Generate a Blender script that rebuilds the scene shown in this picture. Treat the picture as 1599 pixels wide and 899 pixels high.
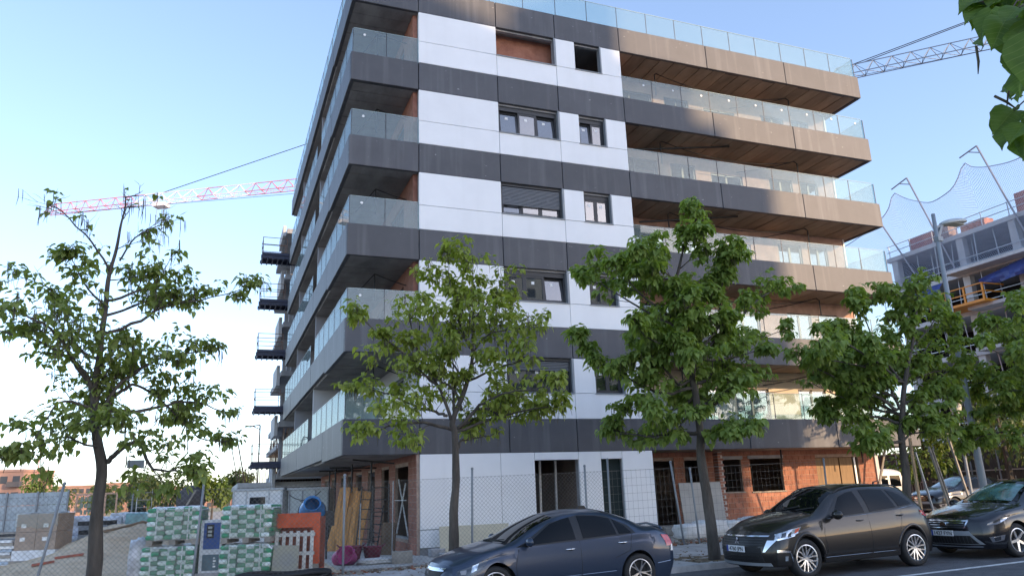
import bpy, bmesh, math, random
import numpy as np
from mathutils import Vector, Matrix, noise
from math import radians as R, sin, cos, pi, sqrt
random.seed(7)
SC = bpy.context.scene
COL = SC.collection
for o in list(bpy.data.objects): bpy.data.objects.remove(o)

# ------------------------------------------------------------------ camera
CAM = dict(loc=(-5.648, -22.246, 1.801), yaw=21.487, pitch=15.147, roll=-2.106, f=1179.86)
cd = bpy.data.cameras.new('camera'); cam = bpy.data.objects.new('camera', cd); COL.objects.link(cam)
cd.sensor_width = 36.0; cd.lens = CAM['f'] / 1599 * 36; cd.clip_end = 5000; cd.clip_start = .05
_y, _p, _r = R(CAM['yaw']), R(CAM['pitch']), R(CAM['roll'])
_fw = Vector((sin(_y)*cos(_p), cos(_y)*cos(_p), sin(_p))); _rt = Vector((cos(_y), -sin(_y), 0)); _up = _rt.cross(_fw)
_rt2 = cos(_r)*_rt + sin(_r)*_up; _up2 = -sin(_r)*_rt + cos(_r)*_up
cam.matrix_world = Matrix(((_rt2.x, _up2.x, -_fw.x, CAM['loc'][0]), (_rt2.y, _up2.y, -_fw.y, CAM['loc'][1]), (_rt2.z, _up2.z, -_fw.z, CAM['loc'][2]), (0, 0, 0, 1)))
SC.camera = cam

# ------------------------------------------------------------------ sky, sun, exposure
SUN_EL, SUN_AZ = 15.0, 32.0            # degrees above the horizon; degrees right of the facade normal
w = bpy.data.worlds.new('World'); SC.world = w; w.use_nodes = True
nt = w.node_tree; bg = nt.nodes['Background']
sky = nt.nodes.new('ShaderNodeTexSky'); sky.sky_type = 'NISHITA'; sky.sun_disc = False
sky.sun_elevation = R(SUN_EL); sky.sun_rotation = R(180 - SUN_AZ)
sky.altitude = 300; sky.air_density = .9; sky.dust_density = .6; sky.ozone_density = 3.0
tnt = nt.nodes.new('ShaderNodeMix'); tnt.data_type = 'RGBA'; tnt.blend_type = 'MULTIPLY'; tnt.inputs[0].default_value = 1; tnt.inputs[7].default_value = (1.02, .915, .90, 1)   # white balance of the whole sky
gmm = nt.nodes.new('ShaderNodeGamma'); gmm.inputs[1].default_value = .80; nt.links.new(sky.outputs[0], gmm.inputs[0]); nt.links.new(gmm.outputs[0], tnt.inputs[6]); nt.links.new(tnt.outputs[2], bg.inputs['Color']); bg.inputs['Strength'].default_value = .15
sd = bpy.data.lights.new('sun', 'SUN'); sun = bpy.data.objects.new('sun', sd); COL.objects.link(sun)
sd.energy = 2.0; sd.angle = R(.5); sd.color = (.76, .53, .32)
_s = Vector((sin(R(SUN_AZ))*cos(R(SUN_EL)), -cos(R(SUN_AZ))*cos(R(SUN_EL)), sin(R(SUN_EL))))
sun.rotation_euler = _s.to_track_quat('Z', 'Y').to_euler()
SC.view_settings.view_transform = 'Standard'; SC.view_settings.look = 'None'
SC.view_settings.exposure = 2.02; SC.view_settings.gamma = 1
SC.cycles.max_bounces = 8; SC.cycles.transparent_max_bounces = 24; SC.cycles.sample_clamp_indirect = 6
SC.cycles.use_denoising = True

# ------------------------------------------------------------------ materials
_M = {}
def mat(name, col, rough=.7, metal=0., var=.0, scale=4., bump=0., bscale=None, spec=.5, col2=None, streak=None, coat=0., trans=0., stretch=(1, 1, 1), ramp=(.35, .65), rnd=0., chips=None):
    if name in _M: return _M[name]
    m = bpy.data.materials.new(name); m.use_nodes = True; t = m.node_tree; b = t.nodes['Principled BSDF']
    L = t.links.new
    b.inputs['Base Color'].default_value = (*col, 1); b.inputs['Roughness'].default_value = rough
    b.inputs['Metallic'].default_value = metal; b.inputs['Specular IOR Level'].default_value = spec
    if coat: b.inputs['Coat Weight'].default_value = coat; b.inputs['Coat Roughness'].default_value = .03
    if var or col2 or bump:
        tc = t.nodes.new('ShaderNodeNewGeometry'); mp = t.nodes.new('ShaderNodeMapping'); mp.inputs['Scale'].default_value = stretch
        L(tc.outputs['Position'], mp.inputs['Vector'])
        n = t.nodes.new('ShaderNodeTexNoise'); n.inputs['Scale'].default_value = scale; n.inputs['Detail'].default_value = 6; n.inputs['Roughness'].default_value = .62
        L(mp.outputs[0], n.inputs['Vector'])
        if var or col2:
            cr = t.nodes.new('ShaderNodeValToRGB'); e = cr.color_ramp.elements
            c2 = col2 or tuple(min(1, c*(1+var)) for c in col); c1 = col if col2 else tuple(c*(1-var) for c in col)
            e[0].color = (*c1, 1); e[1].color = (*c2, 1); e[0].position, e[1].position = ramp
            L(n.outputs['Fac'], cr.inputs[0]); src = cr.outputs[0]
            if streak:
                c3, amt, sc = streak
                mp2 = t.nodes.new('ShaderNodeMapping'); mp2.inputs['Scale'].default_value = (sc, sc, sc*.06); L(tc.outputs['Position'], mp2.inputs['Vector'])
                n2 = t.nodes.new('ShaderNodeTexNoise'); n2.inputs['Scale'].default_value = 1; n2.inputs['Detail'].default_value = 3; L(mp2.outputs[0], n2.inputs['Vector'])
                r2 = t.nodes.new('ShaderNodeMapRange'); r2.inputs[1].default_value = .52; r2.inputs[2].default_value = .78; r2.inputs[4].default_value = amt; L(n2.outputs['Fac'], r2.inputs[0])
                mx = t.nodes.new('ShaderNodeMix'); mx.data_type = 'RGBA'; mx.inputs[7].default_value = (*c3, 1)
                L(r2.outputs[0], mx.inputs[0]); L(src, mx.inputs[6]); src = mx.outputs[2]
            if chips:                                                  # small plaster splashes and scratches
                cc, sc_, th = chips; m3 = t.nodes.new('ShaderNodeMapping'); m3.inputs['Scale'].default_value = (sc_, sc_, sc_*2.6); L(tc.outputs['Position'], m3.inputs['Vector'])
                n4 = t.nodes.new('ShaderNodeTexNoise'); n4.inputs['Scale'].default_value = 1; n4.inputs['Detail'].default_value = 2; n4.inputs['Roughness'].default_value = .7; L(m3.outputs[0], n4.inputs['Vector'])
                r4 = t.nodes.new('ShaderNodeMapRange'); r4.inputs[1].default_value = th; r4.inputs[2].default_value = th+.02; r4.inputs[4].default_value = .75; L(n4.outputs['Fac'], r4.inputs[0])
                m4 = t.nodes.new('ShaderNodeMix'); m4.data_type = 'RGBA'; m4.inputs[7].default_value = (*cc, 1); L(r4.outputs[0], m4.inputs[0]); L(src, m4.inputs[6]); src = m4.outputs[2]
            if rnd:                                                    # piece-to-piece tone shift
                oi = t.nodes.new('ShaderNodeObjectInfo'); r5 = t.nodes.new('ShaderNodeMapRange'); r5.inputs[3].default_value = 1-rnd; r5.inputs[4].default_value = 1+rnd; L(oi.outputs['Random'], r5.inputs[0])
                hv = t.nodes.new('ShaderNodeHueSaturation'); L(r5.outputs[0], hv.inputs['Value']); L(src, hv.inputs['Color']); src = hv.outputs[0]
            L(src, b.inputs['Base Color'])
        if bump:
            n3 = t.nodes.new('ShaderNodeTexNoise'); n3.inputs['Scale'].default_value = bscale or scale*4; n3.inputs['Detail'].default_value = 5; L(mp.outputs[0], n3.inputs['Vector'])
            bp = t.nodes.new('ShaderNodeBump'); bp.inputs['Strength'].default_value = bump; bp.inputs['Distance'].default_value = .02
            L(n3.outputs['Fac'], bp.inputs['Height']); L(bp.outputs[0], b.inputs['Normal'])
    _M[name] = m
    return m
def glassmat(name, tint, refl, rough=.02, haze=.0, hcol=(.8, .8, .8), boost=.8):
    """clear sheet: transparent + mirror by fresnel (with a floor), some dust"""
    m = bpy.data.materials.new(name); m.use_nodes = True; t = m.node_tree; t.nodes.remove(t.nodes['Principled BSDF']); L = t.links.new
    out = t.nodes['Material Output']
    tr = t.nodes.new('ShaderNodeBsdfTransparent'); tr.inputs[0].default_value = (*tint, 1)
    gl = t.nodes.new('ShaderNodeBsdfGlossy'); gl.inputs['Roughness'].default_value = rough
    fr = t.nodes.new('ShaderNodeLayerWeight'); fr.inputs['Blend'].default_value = .25
    mr = t.nodes.new('ShaderNodeMapRange'); mr.inputs[3].default_value = refl; mr.inputs[4].default_value = min(1, boost); L(fr.outputs['Fresnel'], mr.inputs[0])
    mx = t.nodes.new('ShaderNodeMixShader'); L(mr.outputs[0], mx.inputs[0]); L(tr.outputs[0], mx.inputs[1]); L(gl.outputs[0], mx.inputs[2])
    fin = mx
    if haze:
        df = t.nodes.new('ShaderNodeBsdfDiffuse'); df.inputs[0].default_value = (*hcol, 1)
        m2 = t.nodes.new('ShaderNodeMixShader'); m2.inputs[0].default_value = haze; L(mx.outputs[0], m2.inputs[1]); L(df.outputs[0], m2.inputs[2]); fin = m2
    L(fin.outputs[0], out.inputs[0])
    return m
def leafmat(name, c1, c2, c3, tl=.45):
    m = bpy.data.materials.new(name); m.use_nodes = True; t = m.node_tree; b = t.nodes['Principled BSDF']; L = t.links.new
    g = t.nodes.new('ShaderNodeNewGeometry')
    n = t.nodes.new('ShaderNodeTexNoise'); n.inputs['Scale'].default_value = 2.6; n.inputs['Detail'].default_value = 4; L(g.outputs['Position'], n.inputs['Vector'])
    cr = t.nodes.new('ShaderNodeValToRGB'); cr.color_ramp.elements[0].color = (*c1, 1); cr.color_ramp.elements[1].color = (*c3, 1)
    e = cr.color_ramp.elements.new(.5); e.color = (*c2, 1); cr.color_ramp.elements[0].position = .3; cr.color_ramp.elements[2].position = .72
    wn = t.nodes.new('ShaderNodeTexNoise'); wn.inputs['Scale'].default_value = 9; L(g.outputs['Position'], wn.inputs['Vector'])
    ad = t.nodes.new('ShaderNodeMath'); ad.operation = 'MULTIPLY_ADD'; ad.inputs[1].default_value = .5; L(wn.outputs['Fac'], ad.inputs[0])
    sb = t.nodes.new('ShaderNodeMath'); sb.operation = 'MULTIPLY'; sb.inputs[1].default_value = .5; L(n.outputs['Fac'], sb.inputs[0]); L(sb.outputs[0], ad.inputs[2])
    L(ad.outputs[0], cr.inputs[0]); L(cr.outputs[0], b.inputs['Base Color'])
    b.inputs['Roughness'].default_value = .5; b.inputs['Specular IOR Level'].default_value = .4
    tn = t.nodes.new('ShaderNodeBsdfTranslucent'); gm = t.nodes.new('ShaderNodeMix'); gm.data_type = 'RGBA'; gm.blend_type = 'MULTIPLY'; gm.inputs[0].default_value = 1; gm.inputs[7].default_value = (1.25, 1.35, .5, 1)
    L(cr.outputs[0], gm.inputs[6]); L(gm.outputs[2], tn.inputs[0])
    mx = t.nodes.new('ShaderNodeMixShader'); mx.inputs[0].default_value = tl; L(b.outputs[0], mx.inputs[1]); L(tn.outputs[0], mx.inputs[2])
    L(mx.outputs[0], t.nodes['Material Output'].inputs[0])
    return m

# ------------------------------------------------------------------ mesh helpers
class MB:
    def __init__(s): s.v = []; s.f = []; s.m = []
    def face(s, pts, mi=0):
        n = len(s.v); s.v += [tuple(p) for p in pts]; s.f.append(tuple(range(n, n+len(pts)))); s.m.append(mi)
    def add(s, vs, fs, mi=0):
        n = len(s.v); s.v += [tuple(p) for p in vs]; s.f += [tuple(i+n for i in f) for f in fs]; s.m += [mi]*len(fs)
    def box(s, x0, x1, y0, y1, z0, z1, mi=0):
        s.add([(x0,y0,z0),(x1,y0,z0),(x1,y1,z0),(x0,y1,z0),(x0,y0,z1),(x1,y0,z1),(x1,y1,z1),(x0,y1,z1)],
              [(0,3,2,1),(4,5,6,7),(0,1,5,4),(1,2,6,5),(2,3,7,6),(3,0,4,7)], mi); return s
    def obox(s, c, ax, ay, az, mi=0):
        c, ax, ay, az = Vector(c), Vector(ax), Vector(ay), Vector(az)
        s.add([c-ax-ay-az, c+ax-ay-az, c+ax+ay-az, c-ax+ay-az, c-ax-ay+az, c+ax-ay+az, c+ax+ay+az, c-ax+ay+az],
              [(0,3,2,1),(4,5,6,7),(0,1,5,4),(1,2,6,5),(2,3,7,6),(3,0,4,7)], mi); return s
    def bar(s, a, b, w, h=None, up=(0, 0, 1), mi=0):
        a, b = Vector(a), Vector(b); d = b-a; L = d.length
        if L < 1e-6: return s
        d /= L; u = Vector(up); 
        if abs(d.dot(u)) > .98: u = Vector((0, 1, 0))
        x = d.cross(u).normalized(); y = x.cross(d)
        return s.obox((a+b)/2, x*w/2, d*L/2, y*(h or w)/2, mi)
    def tube(s, pts, r, n=6, mi=0, cap=True):
        pts = [Vector(p) for p in pts]; rs = r if hasattr(r, '__len__') else [r]*len(pts)
        base = len(s.v); prev = None
        for i, p in enumerate(pts):
            d = (pts[min(i+1, len(pts)-1)] - pts[max(i-1, 0)]).normalized()
            if prev is None:
                u = Vector((0, 0, 1)) if abs(d.z) < .9 else Vector((1, 0, 0)); x = d.cross(u).normalized()
            else:
                x = (prev - d*prev.dot(d)).normalized()
            prev = x; y = d.cross(x)
            for k in range(n):
                a = 2*pi*k/n; s.v.append(tuple(p + (x*cos(a)+y*sin(a))*rs[i]))
        for i in range(len(pts)-1):
            for k in range(n):
                s.f.append((base+i*n+k, base+i*n+(k+1) % n, base+(i+1)*n+(k+1) % n, base+(i+1)*n+k)); s.m.append(mi)
        if cap:
            s.f.append(tuple(base+k for k in range(n-1, -1, -1))); s.f.append(tuple(base+(len(pts)-1)*n+k for k in range(n))); s.m += [mi, mi]
        return s
    def lathe(s, prof, c=(0, 0, 0), axis='z', n=24, mi=0):
        base = len(s.v); c = Vector(c)
        for r, h in prof:
            for k in range(n):
                a = 2*pi*k/n; x, y = r*cos(a), r*sin(a)
                s.v.append(tuple(c + (Vector((x, y, h)) if axis == 'z' else Vector((x, h, y)) if axis == 'y' else Vector((h, x, y)))))
        for i in range(len(prof)-1):
            for k in range(n):
                q = (base+i*n+k, base+i*n+(k+1) % n, base+(i+1)*n+(k+1) % n, base+(i+1)*n+k)
                s.f.append(q if axis != 'y' else q[::-1]); s.m.append(mi)
        return s
    def prism(s, poly, y0, y1, mi=0):
        """poly in (x,z), extruded along y"""
        n = len(poly); base = len(s.v)
        s.v += [(x, y0, z) for x, z in poly] + [(x, y1, z) for x, z in poly]
        s.f.append(tuple(base+i for i in range(n))); s.f.append(tuple(base+n+i for i in range(n-1, -1, -1))); s.m += [mi, mi]
        for i in range(n):
            j = (i+1) % n; s.f.append((base+j, base+i, base+n+i, base+n+j)); s.m.append(mi)
        return s
    def mesh(s, name, mats, smooth=False):
        me = bpy.data.meshes.new(name); me.from_pydata(s.v, [], s.f); 
        mats = mats if isinstance(mats, (list, tuple)) else [mats]
        for m in mats: me.materials.append(m)
        if len(mats) > 1: me.polygons.foreach_set('material_index', s.m)
        if smooth: me.polygons.foreach_set('use_smooth', [True]*len(me.polygons))
        me.update(); return me
    def build(s, name, mats, parent=None, smooth=False, **k):
        return link(name, s.mesh(name, mats, smooth), parent, **k)
def link(name, me, parent=None, loc=None, rot=None, scale=None, kind=None, label=None, cat=None, group=None):
    o = bpy.data.objects.new(name, me); COL.objects.link(o)
    if parent is not None: o.parent = parent
    if loc is not None: o.location = loc
    if rot is not None: o.rotation_euler = rot
    if scale is not None: o.scale = scale
    if kind: o['kind'] = kind
    if label: o['label'] = label
    if cat: o['category'] = cat
    if group: o['group'] = group
    return o
def thing(name, label, cat, loc=(0, 0, 0), rot=(0, 0, 0), group=None):
    return link(name, None, None, loc, rot, label=label, cat=cat, group=group)
def kids(o): return [c for c in bpy.data.objects if c.parent == o]
def dup(o, loc, label, rot=None, parent=None, _ch=None):
    ch = {}
    for c in COL.objects:
        if c.parent: ch.setdefault(c.parent.name, []).append(c)
    def rec(s, par):
        c = s.copy(); COL.objects.link(c); c.parent = par
        for q in ch.get(s.name, []): rec(q, c)
        return c
    r = rec(o, None); r.location = loc; r['label'] = label
    if rot is not None: r.rotation_euler = rot
    return r
def text_mesh(txt, size, name='lettering'):
    cu = bpy.data.curves.new(name, 'FONT'); cu.body = txt; cu.size = size; cu.align_x = 'CENTER'; cu.align_y = 'CENTER'; cu.extrude = .002
    o = bpy.data.objects.new(name, cu); COL.objects.link(o); dg = bpy.context.evaluated_depsgraph_get()
    me = bpy.data.meshes.new_from_object(o.evaluated_get(dg)); bpy.data.objects.remove(o); me.name = name
    return me
def gz(x): return .04 + .016*max(-30, min(40, x))
U = random.uniform

# palette
ASPH = mat('asphalt', (.105, .108, .115), .85, var=.25, scale=3, bump=.5, bscale=160)
PAVE = mat('pavement_concrete', (.42, .41, .40), .85, var=.18, scale=1.6, bump=.3, bscale=60)
KERB = mat('kerb_stone', (.40, .40, .40), .8, var=.15, scale=5, bump=.3)
DIRT = mat('site_dirt', (.36, .32, .27), .95, var=.3, scale=1.2, bump=.8, bscale=24)
SAND = mat('sand', (.58, .43, .27), .95, var=.2, scale=2.5, bump=.7, bscale=30)
WHITE = mat('white_panel', (.86, .86, .86), .55, var=.03, scale=.8, streak=((.76, .76, .75), .35, 2.2), rnd=.025)
DARKP = mat('charcoal_panel', (.080, .081, .090), .55, var=.10, scale=1.1, streak=((.25, .25, .26), .30, 3.2), bump=.05, rnd=.09, chips=((.40, .40, .40), 4.6, .705))
CONC = mat('concrete', (.33, .33, .34), .85, var=.18, scale=2.2, bump=.3)
CONCD = mat('soffit_concrete', (.30, .28, .265), .9, var=.25, scale=1.5, bump=.3, stretch=(1, .4, 1))
BRICK = mat('orange_brick', (.33, .135, .085), .85, col2=(.45, .20, .13), scale=3.3, bump=.4, rnd=.22)
BRICKD = mat('hollow_brick', (.27, .11, .075), .85, col2=(.37, .17, .12), scale=5, bump=.4, rnd=.25)
MORT = mat('mortar', (.40, .30, .24), .95, var=.2, scale=6)
PLAST = mat('cream_plaster', (.60, .50, .38), .85, var=.12, scale=1.4)
SALMON = mat('salmon_brick_wall', (.42, .26, .20), .85, var=.2, scale=2.2)
ANTH = mat('anthracite_frame', (.035, .037, .042), .4)
BLACK = mat('black_rubber', (.012, .012, .013), .6)
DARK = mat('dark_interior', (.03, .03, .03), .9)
STEEL = mat('galvanised_steel', (.42, .44, .46), .45, metal=.7, var=.12, scale=8)
GREYP = mat('grey_paint', (.26, .28, .30), .5, var=.08, scale=4)
WOOD = mat('raw_timber', (.46, .34, .21), .8, var=.25, scale=2, bump=.3, stretch=(6, 6, .7))
WOODO = mat('formwork_timber', (.50, .25, .085), .7, var=.3, scale=2.5, bump=.2, stretch=(6, 6, .7), rnd=.35)
WOODG = mat('weathered_timber', (.34, .31, .27), .9, var=.25, scale=3, bump=.3)
WHITEP = mat('white_paint', (.80, .80, .79), .45, var=.04, scale=2)
SOFF = mat('soffit_concrete_bounce_tint', (.34, .25, .175), .85, var=.25, scale=1.5, bump=.2, stretch=(1, .3, 1), rnd=.15)  # concrete soffit; its brown stands in for warm sunlight bounced from below
PLASTW = mat('white_plastic_wrap', (.72, .74, .77), .25, var=.12, scale=5, bump=.6, bscale=18)
REBAR = mat('rusty_rebar', (.16, .09, .06), .8, var=.3, scale=9)
BLUES = mat('navy_steel', (.026, .034, .072), .45, var=.2, scale=4)
GLASSB = glassmat('balcony_glass', (.80, .91, .90), .06, haze=.10, hcol=(.50, .58, .60), boost=.38)
GLASSW = glassmat('window_glass', (.50, .55, .58), .22, haze=.02)
CABLE = mat('black_cable', (.012, .012, .013), .6)
# ------------------------------------------------------------------ ground, road, pavement
XS = [-900, -120, -30, -20, -14, -10, -6, -3, 0, 3, 6, 9, 12, 16, 20, 26, 33, 40, 130, 900]
def strip(name, y0, y1, dz, m, kind='structure', thick=None, ny=1):
    b = MB(); ys = [y0+(y1-y0)*j/ny for j in range(ny+1)]
    b.v = [(x, y, gz(x)+dz) for y in ys for x in XS]; n = len(XS)
    for j in range(ny):
        for i in range(n-1): b.f.append((j*n+i, j*n+i+1, (j+1)*n+i+1, (j+1)*n+i)); b.m.append(0)
    if thick:
        for y, fl in ((y0, 0), (y1, 1)):
            k = len(b.v); b.v += [(x, y, gz(x)+dz) for x in XS] + [(x, y, gz(x)+dz-thick) for x in XS]
            for i in range(n-1):
                q = (k+n+i, k+n+i+1, k+i+1, k+i); b.f.append(q if not fl else q[::-1]); b.m.append(0)
    return b.build(name, m, kind=kind)
strip('ground', -900, 1500, -.25, DIRT, ny=6)
strip('road', -19.6, -7.95, 0, ASPH, thick=.2)
strip('kerb', -8.0, -7.84, .125, KERB, thick=.3)
strip('pavement', -7.84, -3.4, .118, PAVE, thick=.3)
strip('far_kerb', -19.7, -19.55, .125, KERB, thick=.3)
strip('far_pavement', -34.9, -19.7, .118, PAVE, thick=.3)
strip('parking_line', -11.46, -11.32, .004, mat('road_paint', (.62, .62, .60), .8, var=.25, scale=9))
# pavement joints: slabs with recessed joints near the kerb
b = MB()
for i in range(-6, 16):
    x = i*1.5+.4; b.box(x-.008, x+.008, -7.83, -3.45, gz(x)+.10, gz(x)+.1195)
b.build('pavement_joint', mat('joint_dirt', (.12, .11, .10), .95), kind='structure')
# soil squares round the street trees
for i, x in enumerate((-7.6, -1.15, 4.75, 10.95, 17.1)):
    b = MB(); n = 9
    for a in range(n):
        for c in range(n):
            def q(a, c): xx = x-.65+1.3*a/n; yy = -7.75+1.3*c/n; return (xx, yy, gz(xx)+.125+.035*noise.noise((xx*5, yy*5, 2)))
            b.face([q(a, c), q(a+1, c), q(a+1, c+1), q(a, c+1)])
    b.build('tree_pit_soil', mat('pit_soil', (.17, .13, .085), .95, var=.45, scale=9, bump=.8, bscale=40), kind='structure')
def site_z(x, y):
    h = gz(x) + .115 + .03*noise.noise((x*.9, y*.9, 0)) + .02*noise.noise((x*3, y*3, 4))
    d2 = ((x+8.2)/2.6)**2 + ((y-9.5)/6.5)**2                         # the sand heap
    h += 1.18*math.exp(-d2*1.1)*(1+.22*noise.noise((x*1.1, y*.8, 7))) + .16*math.exp(-d2*.5)*(noise.noise((x*2.2+y*.8, y*1.3, 3))+.6*noise.noise((x*5, y*4, 8)))
    d3 = ((x+9.6)/1.6)**2 + ((y-2.5)/2.6)**2
    h += .22*math.exp(-d3)
    t = min(1, max(0, (y+3.4)/.5)); return (gz(x)+.10)*(1-t) + h*t
def terrain(name, x0, x1, y0, y1, nx, ny, m, fn=site_z):
    b = MB(); b.v = [(x0+(x1-x0)*i/nx, y0+(y1-y0)*j/ny, 0) for j in range(ny+1) for i in range(nx+1)]
    b.v = [(x, y, fn(x, y)) for x, y, _ in b.v]
    for j in range(ny):
        for i in range(nx): k = j*(nx+1)+i; b.f.append((k, k+1, k+nx+2, k+nx+1)); b.m.append(0)
    return b.build(name, m, kind='structure', smooth=True)
sandm = mat('site_ground_mix', (.52, .39, .25), .95, col2=(.64, .50, .34), scale=1.6, bump=1.0, bscale=16)
terrain('site_ground', -30, 0, -3.42, 60, 150, 220, sandm)
terrain('site_forecourt', 0, 46, -3.42, 60, 120, 80, DIRT, lambda x, y: gz(x)+.115+.05*noise.noise((x*.9, y*.9, 0))-(.2 if y > .6 and x < 19 else 0))
b = MB(); b.box(-2.6, .05, -3.0, 14, .02, .175)
b.build('concrete_apron', mat('dusty_concrete', (.40, .39, .37), .9, var=.15, scale=1.5, bump=.4), kind='structure')
def hill(x, y): return -1.2 + 2.6*min(1, max(0, (y-150)/250)) + 1.2*noise.noise((x*.01, y*.01, 1))
terrain('far_terrain', -500, 500, 60, 900, 40, 30, mat('dry_grass_field', (.24, .23, .12), .95, col2=(.36, .31, .18), scale=.08), hill)

# ------------------------------------------------------------------ the apartment building
XL, X2, X3, XW, XR, YB, YL, HB = -2.28, 2.85, 5.18, 7.90, 19.96, 1.9, 21.5, 1.027
apt = thing('apartment_building', 'six-storey apartment block under construction with white and charcoal bands and glass balconies', 'building')
def part(name, mb, m, par=apt, **k): return mb.build(name, m, par, **k)
# concrete slabs (floors and overhanging balconies)
for k in range(1, 7):
    z = 3*k; b = MB(); b.box(XL+.13, XR-.13, .13, YL, z+.06, z+.34)
    part('floor_slab', b, CONCD)
b = MB(); b.box(0.1, 19.4, .15, YL, -.2, .12); part('ground_slab', b, CONC)
# formwork-marked soffit boards; front ones carry warm bounced sunlight in their brown colour
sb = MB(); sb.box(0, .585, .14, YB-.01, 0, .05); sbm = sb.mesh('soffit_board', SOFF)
sl = MB(); sl.box(XL+.14, -.01, 0, .60, 0, .05); slm = sl.mesh('soffit_board_left', CONCD)
for k in range(1, 7):
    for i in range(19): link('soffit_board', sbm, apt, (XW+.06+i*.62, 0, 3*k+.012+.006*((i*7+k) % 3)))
    for i in range(12): link('soffit_board', slm, apt, (0, .15+i*.63, 3*k+.012+.006*((i*5+k) % 3)))
# charcoal fascia panels
def bev(x0, x1, y0, y1, z0, z1, e=.012):
    b = MB(); bm = bmesh.new(); bmesh.ops.create_cube(bm, size=1)
    for v in bm.verts: v.co = Vector(((x0+x1)/2+v.co.x*(x1-x0), (y0+y1)/2+v.co.y*(y1-y0), (z0+z1)/2+v.co.z*(z1-z0)))
    bmesh.ops.bevel(bm, geom=bm.edges[:], offset=e, segments=1, affect='EDGES')
    b.v = [tuple(v.co) for v in bm.verts]; b.f = [tuple(v.index for v in f.verts) for f in bm.faces]; b.m = [0]*len(b.f); bm.free(); return b
FX = [XL, 0, X2, X3, XW, 11.9, 15.86, XR]
JG = .011
for k in range(1, 7):
    z0, z1 = 3*k, 3*k+HB
    for a, c in zip(FX, FX[1:]): part('fascia_panel', bev(a+JG, c-JG, U(0, .006), .13, z0, z1), DARKP)
    ys = [.135, 4.4, 8.6, 12.9, 17.2, YL]
    for i, (a, c) in enumerate(zip(ys, ys[1:])): part('fascia_panel', bev(XL+U(0, .006), XL+.13, a+(JG if i else 0), c-JG, z0+(.09 if i else 0), z1), DARKP)
    part('fascia_panel', bev(XR-.13, XR, .135, YB+.6, z0, z1), DARKP)
    # dark joint filler behind, slab edge return
    b = MB(); b.box(XL+.14, XR-.14, .131, .2, z0+.02, z1-.02); b.box(XL+.131, XL+.2, .2, YL-.02, z0+.1, z1-.02); part('fascia_backing', b, ANTH)
b = MB()  # roof deck and set-back attic
b.box(XL+.2, XR-.2, .2, YL, 18.35, 18.5); part('roof_deck', b, CONC)
# ---- white panels of the solid bay
def wpanel(x0, x1, z0, z1): part('white_panel', bev(x0+JG*.6, x1-JG*.6, .004+U(0, .004), .10, z0+JG*.6, z1-JG*.6, .008), WHITE)
for k in range(1, 6):
    zb, zj, zt = 3*k+HB, 3*k+1.855, 3*k+3
    wpanel(0, X2, zb, zj); wpanel(0, X2, zj, zt); wpanel(X2, X3, zb, zj); wpanel(X3, XW, zb, zj)
    wpanel(X3, 5.97, zj, zt); wpanel(7.03, XW, zj, zt)
    b = MB()                                                         # backing wall with the two openings
    b.box(.02, XW-.02, .101, .26, zb-.6, zj-.004); b.box(.02, X2+.01, .101, .26, zj-.004, zt+.02)
    b.box(X3-.06, 5.96, .101, .26, zj-.004, zt+.02); b.box(7.04, XW-.02, .101, .26, zj-.004, zt+.02)
    b.box(X2+.01, X3-.06, .12, .26, zt-.06, zt+.02); b.box(5.96, 7.04, .12, .26, zt-.06, zt+.02)
    part('backing_wall', b, CONC)
    b = MB(); b.box(X2+.0, X3-.0, -.03, .2, zj-.018, zj+.012); part('window_sill', b, GREYP)
    b = MB(); b.box(5.93, 7.07, -.03, .2, zj-.018, zj+.012); part('window_sill', b, GREYP)
    b = MB(); b.box(X3-.06, X3+.012, -.006, .12, zj+.01, zt); part('reveal_trim', b, GREYP); b = MB(); b.box(7.02, 7.07, -.006, .12, zj+.01, zt); part('reveal_trim', b, GREYP)
# ground floor of the bay
wpanel(0, 2.53, .86, 2.998); wpanel(0, 2.53, .36, .855); wpanel(2.53, 3.66, .36, 2.998); wpanel(3.66, 5.18, 2.75, 2.998); wpanel(5.18, 5.98, .36, 2.998); wpanel(5.98, 6.75, 2.75, 2.998); wpanel(6.75, 7.90, .42, 2.998)
b = MB(); b.box(.02, 3.65, .101, .3, .1, 3); b.box(5.19, 5.97, .101, .3, .1, 3); b.box(6.76, 7.88, .101, .3, .1, 3); b.box(3.65, 5.19, .13, .3, 2.76, 3); b.box(5.97, 6.76, .13, .3, 2.76, 3); b.box(3.65, 5.19, .13, .3, .1, .3)
part('backing_wall', b, CONC)
b = MB(); b.box(5.97, 6.76, .2, .24, .3, 2.76); part('doorway_screen', b, mat('dark_green_netting', (.008, .02, .02), .8))
for x in (4.15, 4.7):
    b = MB(); b.bar((x, .9, .1), (x+.05, .9, 2.8), .07); part('prop', b, STEEL)
# core: side walls, inner partitions (dark rooms behind the openings)
CORE = mat('bare_core_wall', (.20, .15, .12), .9, var=.2, scale=2)
for k in range(0, 6):
    z0, z1 = 3*k+(.34 if k else .12), 3*k+3.05
    b = MB(); b.box(.02, 19.3, 6.0, 6.15, z0, z1); b.box(2.6, 2.75, .3, 6, z0, z1); b.box(7.6, 7.75, 2.1, 6, z0, z1); b.box(5.3, 5.42, .3, 6, z0, z1); b.box(13.4, 13.5, 2.3, 6, z0, z1); part('partition', b, CORE)
b = MB(); b.box(2.75, 5.28, .55, .65, 15.34, 18.06); part('brick_partition', b, BRICK)
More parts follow.
